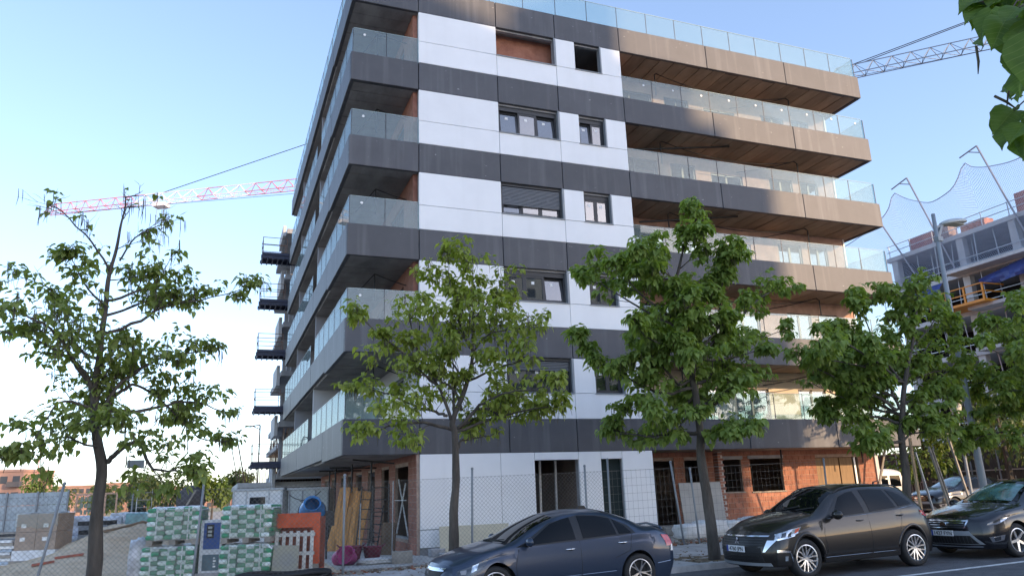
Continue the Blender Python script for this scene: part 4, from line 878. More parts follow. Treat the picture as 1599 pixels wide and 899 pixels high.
def big_leaf(seed):
    r = random.Random(seed); nx, ny = 12, 4; b = MB(); ph = r.uniform(0, 6)
    wd = lerp_table([(0, .10), (.06, .27), (.2, .385), (.38, .38), (.6, .27), (.8, .13), (.93, .035), (1, .002)])
    def P(i, j):
        x = i/nx; w_ = wd(x); y = w_*j/ny; back = -.09*(abs(j)/ny)**1.5*(1 if x < .12 else 0)
        z = abs(y)*.28 - .22*x*x + .02*sin(16*x+ph)*(abs(j)/ny)**2 + .016*sin(9*x-5*y+ph)
        return (x+back+abs(y)*.12*(1-x), y, z-.012*(j == 0))
    for i in range(nx):
        for j in range(-ny, ny): b.face([P(i, j), P(i+1, j), P(i+1, j+1), P(i, j+1)])
    bm = bmesh.new(); me = b.mesh('leaf', LEAFV, True); bm.from_mesh(me); bmesh.ops.remove_doubles(bm, verts=bm.verts[:], dist=.0005); bm.to_mesh(me); bm.free()
    return me
LEAFV = leafmat('veined_leaf', (.075, .13, .022), (.11, .185, .032), (.16, .235, .048), .55)
def add_veins(m):
    t = m.node_tree; L = t.links.new; tc = t.nodes.new('ShaderNodeTexCoord'); sp = t.nodes.new('ShaderNodeSeparateXYZ'); L(tc.outputs['Object'], sp.inputs[0])
    def M(op, a, b=None, v=None):
        n = t.nodes.new('ShaderNodeMath'); n.operation = op
        for i, q in enumerate((a, b)):
            if q is None: continue
            if isinstance(q, (int, float)): n.inputs[i].default_value = q
            else: L(q, n.inputs[i])
        return n.outputs[0]
    ay = M('ABSOLUTE', sp.outputs[1]); u = M('SUBTRACT', sp.outputs[0], M('MULTIPLY', ay, .75)); fr = M('ABSOLUTE', M('SUBTRACT', M('FRACT', M('MULTIPLY', u, 6.5)), .5))
    v1 = M('LESS_THAN', M('SUBTRACT', .5, fr), .045); v2 = M('LESS_THAN', ay, .008); v = M('MAXIMUM', v1, v2)
    for n in list(t.nodes):
        if n.type == 'VALTORGB': cr = n
    mx = t.nodes.new('ShaderNodeMix'); mx.data_type = 'RGBA'; mx.inputs[7].default_value = (.24, .30, .10, 1); L(M('MULTIPLY', v, .55), mx.inputs[0]); L(cr.outputs[0], mx.inputs[6])
    for l in list(cr.outputs[0].links):
        if l.to_node != mx: L(mx.outputs[2], l.to_socket)
add_veins(LEAFV)
BIGL = [big_leaf(i) for i in range(5)]
LG = [leaf_geom(U(.1, .5), U(.05, .55)) for _ in range(5)]
LGM = {}
def leaf_mesh(i, m):
    k = (i, m.name)
    if k not in LGM:
        me = bpy.data.meshes.new('leaf'); me.from_pydata([tuple(p) for p in LG[i][0]], [], LG[i][1]); me.materials.append(m)
        me.polygons.foreach_set('use_smooth', [True]*len(me.polygons)); LGM[k] = me
    return LGM[k]
def grow(T, rng, twig_d=.42, leaves_per=5, bare_above=9e9, sub=3, ll=.19, bare_tip=.0, r_l=.33, fill=0):
    """returns bark MB, leaf list [(pos, dir, size, roll)], pods"""
    bark = MB(); leaves = []; pods = []; twigs = MB()
    tr = [Vector(p) for p in T['trunk']]; tr[-1] = tr[-1].lerp(tr[-2], .55); n = len(tr); r0 = T['r0']
    L = [0]
    for a, b in zip(tr, tr[1:]): L.append(L[-1]+(b-a).length)
    rs = [r0*(1.18 if i == 0 else 1)*max(.10, (1-.9*(l/L[-1])**1.1)) for i, l in enumerate(L)]
    S0 = smooth(tr, 5); R0 = resamp(rs, 5)
    bark.tube([p+Vector((noise.noise(p*1.7), noise.noise(p*1.7+Vector((9, 0, 0))), 0))*.03 for p in S0], [r*(1+.10*noise.noise(p*4)) for p, r in zip(S0, R0)], 12)
    def rad_at(p): 
        i = min(range(n), key=lambda i: (tr[i]-p).length); return rs[i]
    def cluster(p, d, k):
        for i in range(k):
            a = rng.uniform(0, 2*pi); e = Vector((cos(a), sin(a), rng.uniform(-.7, .35))); e = (e + d*.5).normalized()
            q = p + e*rng.uniform(.03, .14) + Vector((0, 0, -rng.uniform(0, .05)))
            leaves.append((q, (e+Vector((0, 0, -rng.uniform(.2, .9)))).normalized(), ll*rng.uniform(.6, 1.2), rng.uniform(-.5, .5)))
    def twig(p, d, ln, r, lvl):
        pts = [p]; q = p.copy(); dd = d.copy(); k = 4
        for i in range(k):
            dd = (dd + Vector((rng.uniform(-.35, .35), rng.uniform(-.35, .35), rng.uniform(-.22, .34)))).normalized(); q = q + dd*ln/k; pts.append(q)
        twigs.tube(pts, [r*(1-.75*i/k) for i in range(k+1)], 4, cap=False)
        if lvl > 0:
            for i in range(1, k+1):
                if rng.random() < .75:
                    s = (dd + Vector((rng.uniform(-1, 1), rng.uniform(-1, 1), rng.uniform(-.45, .7)))).normalized()
                    twig(pts[i], s, ln*rng.uniform(.4, .7), max(.004, r*.55), lvl-1)
        bare = q.z > bare_above and rng.random() < .86
        if not bare and rng.random() > bare_tip:
            cluster(q, dd, max(1, int(rng.gauss(leaves_per, 1.3))))
            if rng.random() < .6: cluster(pts[2], dd, 2)
        if rng.random() < (.22 if not bare else .22):
            for _ in range(rng.randint(1, 3)): pods.append((q+Vector((rng.uniform(-.05, .05), rng.uniform(-.05, .05), 0)), rng.uniform(.18, .36)))
    limbs = [list(l) for l in T['limbs']]
    for i in range(fill):                                        # inner limbs that fill the crown
        a, c = rng.sample(T['limbs'], 2); e = (Vector(a[-1])*.5+Vector(c[-1])*.5).lerp(Vector(rng.choice(T['limbs'])[-1]), rng.uniform(0, .45)) + Vector((rng.uniform(-.3, .3), rng.uniform(-.9, .9), rng.uniform(-.2, .3)))
        s = min(tr[3:], key=lambda p: abs(p.z-(e.z-.9))); limbs.append([tuple(s), tuple(s.lerp(e, .5)+Vector((rng.uniform(-.15, .15), rng.uniform(-.2, .2), .12))), tuple(e)])
    for lp in limbs:
        P = [Vector(p) for p in lp]; ln = sum((b-a).length for a, b in zip(P, P[1:]))
        r = min(rad_at(P[0])*.62, r_l*.22*max(.35, min(1, ln/2.2)))
        S = smooth(P, 4); m = len(S); 
        S = [p + Vector((rng.uniform(-1, 1), rng.uniform(-1, 1), rng.uniform(-1, 1)))*.02 for p in S]
        bark.tube(S, [r*(1-.82*i/(m-1)) for i in range(m)], 6)
        acc = 0
        for i in range(1, m):
            acc += (S[i]-S[i-1]).length
            if i/(m-1) > .22 and acc > twig_d*.5:
                acc = 0; d = (S[i]-S[i-1]).normalized()
                s = (d*.6 + Vector((rng.uniform(-1, 1), rng.uniform(-1, 1), rng.uniform(-.45, .8)))).normalized()
                twig(S[i], s, rng.uniform(.3, .72)*(1.15-.6*i/m), max(.006, r*.35*(1-.6*i/m)), sub-1 if rng.random() < .6 else sub-2)
        twig(S[-1], (S[-1]-S[-2]).normalized(), .22, .008, 1)
    for i in range(len(tr)*3//5, len(tr)):
        d = Vector((rng.uniform(-1, 1), rng.uniform(-1, 1), .5)).normalized(); twig(tr[i], d, rng.uniform(.4, .8), .012, sub-1)
    twig(tr[-1], Vector((0, 0, 1)), .18, .01, 1)
    return bark, twigs, leaves, pods
def smooth(P, k):
    out = []; n = len(P)
    for i in range(n-1):
        p0, p1, p2, p3 = P[max(0, i-1)], P[i], P[i+1], P[min(n-1, i+2)]
        for j in range(k):
            t = j/k; out.append(.5*((2*p1)+(p2-p0)*t+(2*p0-5*p1+4*p2-p3)*t*t+(3*p1-p0-3*p2+p3)*t**3))
    out.append(P[-1]); return out
def resamp(r, k):
    o = []
    for a, b in zip(r, r[1:]): o += [a+(b-a)*j/k for j in range(k)]
    return o+[r[-1]]
CAMV = Vector(CAM['loc'])
def leaf_matrix(p, d, s, roll):
    z = Vector((0, 0, 1)); y = z.cross(d)
    y = y.normalized() if y.length > .05 else Vector((0, 1, 0)); n = d.cross(y)
    y2 = y*cos(roll)+n*sin(roll); n2 = d.cross(y2)
    return Matrix(((d.x*s, y2.x*s, n2.x*s, p.x), (d.y*s, y2.y*s, n2.y*s, p.y), (d.z*s, y2.z*s, n2.z*s, p.z), (0, 0, 0, 1)))
def foliage_mesh(name, leaves, m, rng):
    vs = []; fs = []; off = 0
    for (p, d, s, roll) in leaves:
        V, F = LG[rng.randrange(5)]; M = np.array(leaf_matrix(p, d, s, roll))
        vs.append(V @ M[:3, :3].T + M[:3, 3]); fs += [tuple(i+off for i in f) for f in F]; off += len(V)
    me = bpy.data.meshes.new(name); me.from_pydata(np.concatenate(vs).tolist(), [], fs); me.materials.append(m)
    me.polygons.foreach_set('use_smooth', [True]*len(me.polygons)); return me
def street_tree(key, label, leafm, seed, nobj=260, group='street trees along the kerb', **k):
    rng = random.Random(seed); T = TREES[key]
    t = thing('street_tree', label, 'tree', T['trunk'][0], group=group)
    bark, twigs, leaves, pods = grow(T, rng, **k)
    off = -Vector(T['trunk'][0])
    def put(o): o.location = off; return o
    put(bark.build('trunk', BARK, t, smooth=True)); put(twigs.build('twigs', BARK, t, kind='stuff'))
    leaves.sort(key=lambda l: (l[0]-CAMV).length)
    vis = leaves[:nobj]; rest = leaves[nobj:]
    for (p, d, s, roll) in vis:
        o = link('leaf', leaf_mesh(rng.randrange(5), leafm), t); o.matrix_basis = leaf_matrix(p+off, d, s, roll)
    if rest: put(link('foliage', foliage_mesh('foliage', rest, leafm, rng), t, kind='stuff'))
    b = MB()
    for p, ln in pods: b.tube([p, p+Vector((.01, .01, -ln*.5)), p+Vector((U(-.03, .03), U(-.03, .03), -ln))], [.004, .006, .002], 4)
    if pods: put(b.build('seed_pods', POD, t, kind='stuff'))
    print('LEAVES', key, len(leaves), file=__import__('sys').stderr)
    return t
street_tree('t1', 'sparse street tree with bare twigs at its top, standing left of the green bag pallets', LEAFA, 11, bare_above=6.5, leaves_per=3.4, sub=3, twig_d=.20, ll=.13, bare_tip=.28, r_l=.22, fill=5)
street_tree('t2', 'yellowish-green slender street tree in front of the white facade, behind the blue-grey saloon', LEAFB, 12, leaves_per=4.6, sub=3, twig_d=.30, ll=.13, bare_tip=.1, fill=4)
street_tree('t3', 'full dark green street tree standing between the blue-grey saloon and the SUV', LEAFC, 13, leaves_per=7.5, sub=3, twig_d=.14, ll=.16, fill=11)
street_tree('t4', 'full green street tree rising behind the grey-brown SUV', LEAFC, 14, leaves_per=7.5, sub=3, twig_d=.14, ll=.165, fill=9)
street_tree('t5', 'street tree whose crown fills the right edge behind the lamp post', LEAFC, 15, leaves_per=7.5, sub=3, twig_d=.14, ll=.17, fill=8)
# ------------------------------------------------------------------ bags of mortar on pallets
GREENB = mat('green_bag_paper', (.05, .30, .15), .45, var=.3, scale=5, bump=.5, bscale=14)
LABELW = mat('white_bag_print', (.78, .85, .82), .45, var=.10, scale=12)
FILM = glassmat('clear_stretch_film', (.93, .96, .95), .05, rough=.22, haze=.12, hcol=(.75, .80, .80))
def pillow(w, d, h, mats_split=None):
    b = MB(); nx, ny, nz = 8, 4, 4
    def q(u, v, t):
        x, y, z = u*2-1, v*2-1, t*2-1; k = .16
        s = lambda a, o1, o2: a*(1-k*.5*(o1*o1+o2*o2)*(abs(a) > .99))
        return (w/2*(x if abs(x) < .99 else x*(1-.035*(z*z*2))), d/2*(y*(1-.06*z*z)), h/2*z*(1-.18*x**6)+h/2)
    def grid(f, n, m, mi):
        base = len(b.v)
        for i in range(n+1):
            for j in range(m+1): b.v.append(f(i/n, j/m))
        for i in range(n):
            for j in range(m):
                a = base+i*(m+1)+j; b.f.append((a, a+m+1, a+m+2, a+1)); b.m.append(mi(i/n, j/m) if callable(mi) else mi)
    grid(lambda u, v: q(u, 0, v), nx, nz, lambda u, v: 1 if mats_split and mats_split[0] <= u < mats_split[1] else 0)
    grid(lambda u, v: q(1-u, 1, v), nx, nz, 0); grid(lambda u, v: q(0, 1-u, v), ny, nz, 0); grid(lambda u, v: q(1, u, v), ny, nz, 0)
    grid(lambda u, v: q(u, v, 1), nx, ny, lambda u, v: 1 if mats_split and .25 < v < .8 and .3 <= u < .7 else 0); grid(lambda u, v: q(u, 1-v, 0), nx, ny, 0)
    return b
bagA = pillow(.385, .80, .098, (.5, 1.0)).mesh('mortar_bag', [GREENB, LABELW], True)
bagB = pillow(.385, .80, .098, (0, .5)).mesh('mortar_bag', [GREENB, LABELW], True)
def pallet_mesh(par, w=1.16, d=.82, m=WOODG):
    q = MB(); q.box(-w/2, w/2, -.05, .05, .10, .122); pb = q.mesh('deck_board', m); q = MB(); q.box(-.07, .07, -d/2, d/2, 0, .10); bl = q.mesh('bearer', m)
    for i in range(5): link('deck_board', pb, par, (0, -d/2+.05+i*(d-.10)/4, 0))
    for x in (-w/2+.08, 0, w/2-.08): link('bearer', bl, par, (x, 0, 0))
def bag_pallet(label, loc, rot):
    t = thing('bag_pallet', label, 'pallet', loc, (0, 0, rot), 'shrink-wrapped pallets of green bags')
    pallet_mesh(t)
    for r in range(7):
        for i in range(3):
            s = .0; link('mortar_bag', (bagA, bagB)[(r) % 2], t, ((i-1)*.387+U(-.018, .018), U(-.03, .02), .123+r*.100), (U(-.02, .02), U(-.025, .025), U(-.04, .04)), (1, 1, U(1.0, 1.12)))
    f = MB(); n = 34
    for z in (.10, .30, .55, .80):
        for i in range(n):
            a = 2*pi*i/n; c_, s_ = cos(a), sin(a); p = 6; k = (abs(c_)**p+abs(s_)**p)**(-1/p); f.v.append((c_*k*.605*(1+U(-.012, .012)), s_*k*.425*(1+U(-.015, .015)), z+U(-.015, .015)))
    for j in range(3):
        for i in range(n): f.f.append((j*n+i, j*n+(i+1) % n, (j+1)*n+(i+1) % n, (j+1)*n+i)); f.m.append(0)
    f.build('stretch_film', FILM, t)
    for x in (-.36, .33): q = MB(); q.box(x-.012, x+.012, -.436, -.431, .1, .83); q.build('strap', mat('strap_white', (.62, .66, .64), .4), t)
    c = MB()
    def tp(i, j): return (-.60+1.20*i/10, -.42+.84*j/8, .835+.035*noise.noise((i*.9+loc[0]*3, j*.8+loc[2]*5, 1))-.10*(max(0, abs(i/5-1)-.85)*6)**2-.05*(max(0, abs(j/4-1)-.8)*5)**2)
    for i in range(10):
        for j in range(8): c.face([tp(i, j), tp(i+1, j), tp(i+1, j+1), tp(i, j+1)])
    c.build('top_sheet', PLASTW, t)
GZL = .07
bag_pallet('lower wrapped pallet of green bags in the left of the two stacks', (-6.40, -2.05, GZL), R(-17))
bag_pallet('upper wrapped pallet of green bags in the left of the two stacks', (-6.35, -2.05, GZL+.86), R(-13))
bag_pallet('lower wrapped pallet of green bags in the right stack, next to the orange frame', (-4.72, -2.52, GZL-.02), R(-19))
bag_pallet('upper wrapped pallet of green bags in the right stack, next to the orange frame', (-4.72, -2.50, GZL+.84), R(-21))
def lump(name, label, cat, c, sx, sy, sz, m, group=None, bumps=.12, seed=0, box=.3, mats2=None):
    bm = bmesh.new(); bmesh.ops.create_cube(bm, size=2); bmesh.ops.subdivide_edges(bm, edges=bm.edges[:], cuts=5, use_grid_fill=True)
    for v in bm.verts:
        p = v.co.copy(); s = p.normalized()*1.25; q = p.lerp(s, box); nn = noise.noise(p*2.1+Vector((seed*3.1, seed, 0)))
        q *= 1+bumps*nn; v.co = Vector((q.x*sx, q.y*sy, (q.z+1)*sz))
        if v.co.z < 0: v.co.z = 0
    me = bpy.data.meshes.new(name); bm.to_mesh(me); bm.free(); me.materials.append(m); me.polygons.foreach_set('use_smooth', [True]*len(me.polygons))
    return link(name, me, None, c, label=label, cat=cat, group=group)
lump('wrapped_load', 'white plastic-wrapped load beside the left stack of green bag pallets', 'wrapped pallet', (-7.12, -1.75, .05), .23, .35, .50, mat('grubby_wrap', (.55, .55, .58), .3, var=.35, scale=4, bump=.7, bscale=12), bumps=.2, seed=3)
# control cabinet between the stacks
t = thing('control_cabinet', 'white-framed control cabinet with a blue upper panel between the two bag stacks', 'cabinet', (-5.55, -2.35, .28), (0, 0, R(-18)))
b = MB(); b.box(-.25, .25, -.19, .22, 0, 1.16); b.build('housing', mat('grey_white_paint', (.62, .64, .66), .45, var=.1, scale=6), t)
b = MB(); b.box(-.17, .20, -.205, -.191, .52, 1.10); b.build('front_panel', mat('blue_enamel', (.025, .075, .26), .4, var=.15, scale=5), t)
b = MB(); b.box(-.17, .20, -.205, -.191, .05, .40); b.build('lower_panel', mat('slate_enamel', (.09, .14, .17), .45, var=.2, scale=5), t)
b = MB(); b.box(-.10, .06, -.222, -.206, .76, 1.06); d = b.build('display', BLACK, t)
for z in (.80, .88, .97): b = MB(); b.box(-.07, .02, -.228, -.2225, z, z+.05); b.build('label_plate', mat('label_grey', (.35, .38, .36), .5), d)
for i in range(4): b = MB(); b.box(.08, .14-(i % 2)*.02, -.212, -.2055, .12+i*.06, .155+i*.06); b.build('marking', WHITEP, t)
b = MB(); b.box(-.3, .3, -.25, .25, -.26, 0); b.build('plinth', CONC, t)
b = MB(); b.box(-.32, .18, -.15, .3, 0, .80); b.build('cabinet', mat('pale_box_paint', (.60, .61, .60), .6, var=.15, scale=4), None, loc=(-5.95, -1.55, .1), rot=(0, 0, R(-18)), label='pale grey box standing just left of the control cabinet', cat='box')
# orange formwork frame with a white pallet and a grey board leaning on it
ORANGE = mat('orange_steel', (.62, .105, .035), .5, var=.18, scale=5)
t = thing('orange_frame', 'orange steel frame box left of the fence post, open at its front', 'steel frame', (-3.78, -2.78, .12), (0, 0, R(-21)))
b = MB(); b.box(-.62, .62, -.05, .05, 1.07, 1.40); b.build('top_beam', ORANGE, t)
b = MB(); b.box(-.62, -.47, -.05, .05, .05, 1.069); b.build('post', ORANGE, t)
b = MB(); b.box(.46, .62, -.05, .05, .25, 1.069); b.build('post', ORANGE, t)
b = MB(); b.box(.44, .60, -.06, .06, 0, .249); b.build('foot', WOODG, t)
b = MB(); b.box(-.60, .60, .55, .60, .05, 1.3); b.build('back_panel', mat('rusty_orange', (.26, .08, .05), .7, var=.3, scale=4), t)
for x in (-.60, .60): b = MB(); b.bar((x*.97, .05, .1), (x*.97, .55, .1), .06); b.build('rail', ORANGE, t)
for x in (-.54, -.42): b = MB(); b.box(x-.02, x+.02, -.056, -.0505, 1.16, 1.24); b.build('slot', BLACK, t)
t = thing('wooden_pallet', 'white-painted slatted pallet leaning upright inside the orange frame', 'pallet', (-3.80, -3.02, .12), (R(-4), 0, R(-21)))
pw = mat('whitewashed_timber', (.62, .60, .56), .8, var=.15, scale=5)
for i in range(6): b = MB(); b.box(-.45+i*.165, -.37+i*.165, -.02, 0, .02, 1.0); b.build('slat', pw, t)
for z in (.12, .50, .92): b = MB(); b.box(-.47, .47, .001, .05, z-.04, z+.04); b.build('bearer', pw, t)
b = MB(); b.box(-.28, .30, -.012, .012, 0, .70); b.build('grey_board', mat('stained_board', (.33, .33, .31), .7, col2=(.42, .39, .29), scale=3.2), None, loc=(-4.02, -3.16, .12), rot=(R(-6), R(1.5), R(-21)), label='stained grey sheet leaning against the white slatted pallet', cat='board')
b = MB()
for i in range(5):
    pts = []; 
    for k in range(49): a = 2*pi*k/48; rr = 1.0+.05*sin(3*a+i*2)-(i % 3)*.11; pts.append((cos(a)*rr, sin(a)*rr*.38+.03*sin(a*5+i), .06+.075*(i//3*1.0+(i % 2)*.5)+.02*sin(a*4+i*1.7)))
    b.tube(pts, .045, 7, cap=False)
b.build('hose_coil', mat('black_corrugated_pipe', (.02, .02, .022), .5, bump=.6, bscale=60), None, True, loc=(-4.05, -3.72, .08), rot=(0, 0, R(-8)), label='coil of black corrugated pipe lying before the orange frame', cat='hose')
# ---- planks leaning by the side wall
pq = [MB() for _ in range(3)]
for i, (w_, m_) in enumerate(((.19, 0), (.15, 0), (.24, 0))): pq[i].box(-w_/2, w_/2, -.014, .014, 0, 2.05)
pms_ = [q.mesh('plank', WOODO) for q in pq]
for i in range(9):
    f = i/8; link('timber_plank', pms_[i % 3], None, (-2.02+.42*f+U(-.02, .02), 4.3-.35*f, .165), (R(-7+U(-2, 2)), R(9-2*f+U(-2, 3)), R(-30+U(-5, 5))), (1, 1, U(.94, 1.03)), label='brown formwork plank leaning in the row left of the middle fence post', cat='plank', group='brown planks leaning left of the post')
for i in range(8):
    f = i/7; link('timber_plank', pms_[(i+1) % 3], None, (-1.62+.38*f+U(-.02, .02), 3.7-.3*f, .165), (R(-6+U(-2, 2)), R(11-3*f+U(-3, 3)), R(-30+U(-6, 6))), (1, 1, U(.62, 1.0) if i < 4 else U(.9, 1.02)), label='brown formwork plank leaning in the row right of the middle fence post', cat='plank', group='brown planks leaning right of the post')
def ladder_frame(label, loc, rot, w_, h, n, m):
    t = thing('scaffold_ladder', label, 'scaffold', loc, rot, 'dark scaffold frames by the side wall')
    for x in (-w_/2, w_/2): b = MB(); b.tube([(x, 0, 0), (x, 0, h)], .022); b.build('upright', m, t)
    for i in range(n): b = MB(); z = .15+(h-.25)*i/(n-1); b.tube([(-w_/2+.02, 0, z), (w_/2-.02, 0, z)], .017); b.build('rung', m, t)
SCF = mat('dark_scaffold_steel', (.05, .05, .05), .6, metal=.4, var=.3, scale=9)
ladder_frame('dark scaffold frame with many rungs leaning at the brick side wall, nearest the planks', (-1.30, 2.1, .165), (R(-6), R(3), R(-35)), .42, 2.0, 7, SCF)
ladder_frame('dark scaffold frame standing in front of the side wall window', (-.86, 1.5, .165), (R(-5), R(-2), R(-38)), .55, 2.05, 6, SCF)
ladder_frame('short dark scaffold frame between the two taller ones', (-1.08, 1.7, .165), (R(-8), R(6), R(-30)), .30, 1.45, 6, SCF)
for x, y, h in ((-1.48, 1.5, 1.5), (-.62, .9, 2.1)): 
    b = MB(); b.tube([(0, 0, 0), (.04, .06, h)], .018); b.build('scaffold_tube', STEEL, None, loc=(x, y, .165), label='loose galvanised tube leaning '+('beside the planks' if h < 2 else 'right of the scaffold frames'), cat='tube')
b = MB(); b.box(-.22, .22, -.03, .03, 0, .92); b.build('brown_board', mat('dark_brown_sheet', (.12, .08, .05), .8, var=.3, scale=3), None, loc=(-.72, 1.05, .165), rot=(R(-7), 0, R(-40)), label='dark brown sheet standing on edge at the foot of the scaffold frames', cat='board')
b = MB(); b.bar((-.06, 1.25, .66), (-.06, 2.55, 2.35), .035); b.bar((-.10, 2.6, .70), (-.10, 1.4, 2.2), .035); b.bar((-.13, 1.2, 1.7), (-.13, 2.8, 1.7), .02); b.build('cross_brace', WHITEP, apt)
# buckets, rope, rubble sack
def bucket(label, loc, m, rot=(0, 0, 0), s=1.):
    t = thing('bucket', label, 'bucket', loc, rot, 'rubber buckets on the forecourt'); b = MB()
    b.lathe([(.001, 0), (.17*s, .0), (.23*s, .28*s), (.25*s, .30*s), (.235*s, .30*s), (.215*s, .27*s), (.16*s, .02), (.001, .02)], n=20); b.build('tub', m, t, smooth=True)
    for k in (0, pi):
        b = MB(); b.tube([(.24*s*cos(k)+.0, -.07, .29*s), (.30*s*cos(k), -.04, .34*s), (.30*s*cos(k), .04, .34*s), (.24*s*cos(k), .07, .29*s)], .014, 6); b.build('handle', m, t, smooth=True)
PINK = mat('magenta_rubber', (.42, .05, .20), .5, var=.15, scale=6); MAR = mat('maroon_rubber', (.14, .02, .04), .6, var=.3, scale=6)
bucket('pink rubber bucket lying on its side left of the fence post', (-2.55, -1.30, .30), PINK, (R(70), R(20), R(30)))
bucket('pink rubber bucket tipped toward the street just right of the fence post', (-2.20, -1.55, .30), PINK, (R(62), R(-15), R(-40)))
bucket('maroon rubber tub standing behind the pink buckets', (-2.05, -.55, .18), MAR, s=1.3)
bucket('maroon rubber tub farther right, against the scaffold frames', (-1.45, -.40, .18), MAR, s=1.15)
lump('rubble_sack', 'flattened pale rubble sack on the forecourt right of the buckets', 'sack', (-1.62, -1.75, .165), .42, .28, .07, mat('pale_sack', (.52, .51, .49), .9, var=.15, scale=5, bump=.4), seed=5, bumps=.3, box=.6)
b = MB()
for i in range(7): b.box(-.26+i*.075, -.19+i*.075, -.16, .16, 0, .30)
b.build('timber_bundle', WOODG, None, loc=(-1.02, -2.15, .165), rot=(0, 0, R(-12)), label='block of grey weathered timber offcuts at the corner of the brick wall', cat='timber block')
# blue mixer
t = thing('concrete_mixer', 'blue-drum concrete mixer standing behind the orange frame', 'mixer', (-2.92, 1.1, .17))
b = MB(); b.lathe([(.001, -.34), (.22, -.30), (.37, -.06), (.37, .08), (.24, .40), (.25, .42), (.23, .42), (.20, .36)], n=24); o = b.build('drum', mat('blue_mixer_paint', (.035, .20, .48), .4, var=.25, scale=5), t, smooth=True, loc=(0, 0, 1.32), rot=(R(55), R(-10), 0))
b = MB(); b.lathe([(.385, -.04), (.40, -.04), (.40, .04), (.385, .04)], n=24); b.build('gear_ring', SCF, o)
for sx in (-1, 1): b = MB(); b.tube([(sx*.42, -.1, 0), (sx*.40, 0, 1.3)], .03); b.build('leg', SCF, t); b = MB(); b.tube([(sx*.42, .5, 0), (sx*.40, .05, 1.1)], .03); b.build('leg', SCF, t)
b = MB(); b.box(.38, .62, -.15, .2, .9, 1.3); b.build('motor_box', SCF, t)
b = MB(); b.tube([(-.4, 0, 1.3), (.55, 0, 1.3)], .025); b.build('axle', SCF, t)
# ---- cream board and blocks at the white facade
b = MB(); b.box(0, 2.1, -.012, .012, 0, .74); b.build('cream_board', mat('cream_board', (.58, .53, .40), .7, var=.08, scale=2), None, loc=(.42, -.62, .22), rot=(R(-9), 0, R(0)), label='cream sheet leaning against the foot of the white facade', cat='board')
for i, (x, y, w_, h, lab) in enumerate(((.12, -.55, .42, .22, 'pale concrete block at the corner of the white facade'), (.30, -1.0, .9, .12, 'flat pale concrete slab piece lying before the cream sheet'))):
    lump('concrete_block', lab, 'block', (x+w_/2, y, gz(x)+.11), w_/2, .16, h/2, CONC, seed=i, bumps=.08, box=.05)
# grey sheets and white sacks right of the bay
b = MB(); b.box(-.85, .85, -.02, .02, 0, 1.35); b.build('grey_sheet', mat('pale_grey_sheet', (.42, .40, .37), .7, var=.1, scale=1.5), None, loc=(10.1, .55, .58), rot=(R(-7), 0, 0), label='large pale grey sheet leaning behind the fence, left of the toothed brick pier', cat='board')
b = MB(); b.box(8.1, 11.1, -.1, 1.0, .30, .56); b.build('board_stack', WOODG, None, label='low stack of dark boards under the grey sheet', cat='board stack')
for i, (x, y, sx, lab) in enumerate(((8.05, -1.55, .42, 'white rubble sack nearest the boot of the blue-grey saloon'), (8.85, -1.45, .46, 'white rubble sack between the two leaning fence posts'), (9.75, -1.4, .44, 'white rubble sack just left of the dark green tree trunk'), (10.75, -1.3, .5, 'white rubble sack right of the dark green tree trunk'), (11.6, -1.1, .45, 'white rubble sack by the nose of the SUV'))):
    lump('rubble_sack', lab, 'sack', (x, y, gz(x)+.10), sx, .36, .21+.03*(i % 2), mat('white_sack', (.70, .70, .69), .8, var=.12, scale=4, bump=.5, bscale=12), 'white rubble sacks before the ground floor', seed=i*2+1, bumps=.15, box=.35)
# broken bricks, rubble and leaf litter along the pavement edge
rb = MB(); rnd = random.Random(4)
for i in range(1500):
    x = rnd.uniform(-5, 12); y = -3.25+rnd.gauss(0, .22)+(.7 if rnd.random() < .3 else 0); s = rnd.uniform(.012, .05)
    a = rnd.uniform(0, pi); rb.obox((x, y, gz(x)+.118+s*.4), (cos(a)*s, sin(a)*s, 0), (-sin(a)*s*.7, cos(a)*s*.7, 0), (0, 0, s*.45), rnd.choice((0, 0, 1, 2)))
rb.build('rubble', [mat('rubble_grey', (.27, .25, .22), .9), mat('rubble_brown', (.13, .09, .06), .9), mat('rubble_brick', (.30, .12, .07), .9)], None, kind='stuff', label='strip of small rubble and soil along the inner edge of the pavement', cat='rubble')
lf = []; rnd = random.Random(8)
for i in range(420):
    tx = rnd.choice((-7.4, -1.15, 4.7, 10.9)); x = tx+rnd.gauss(0, 1.0); y = -7.4+abs(rnd.gauss(0, 1.2)) if rnd.random() < .7 else -7.75+rnd.uniform(0, 4)
    a = rnd.uniform(0, 6.28); lf.append((Vector((x, y, gz(x)+.14)), Vector((cos(a), sin(a), .05)), rnd.uniform(.04, .09), rnd.uniform(-.2, .2)))
link('leaf_litter', foliage_mesh('leaf_litter', lf, leafmat('dry_leaf', (.10, .06, .03), (.17, .11, .05), (.20, .16, .06), .1), rnd), None, kind='stuff', label='dry fallen leaves scattered round the street trees', cat='leaf litter')

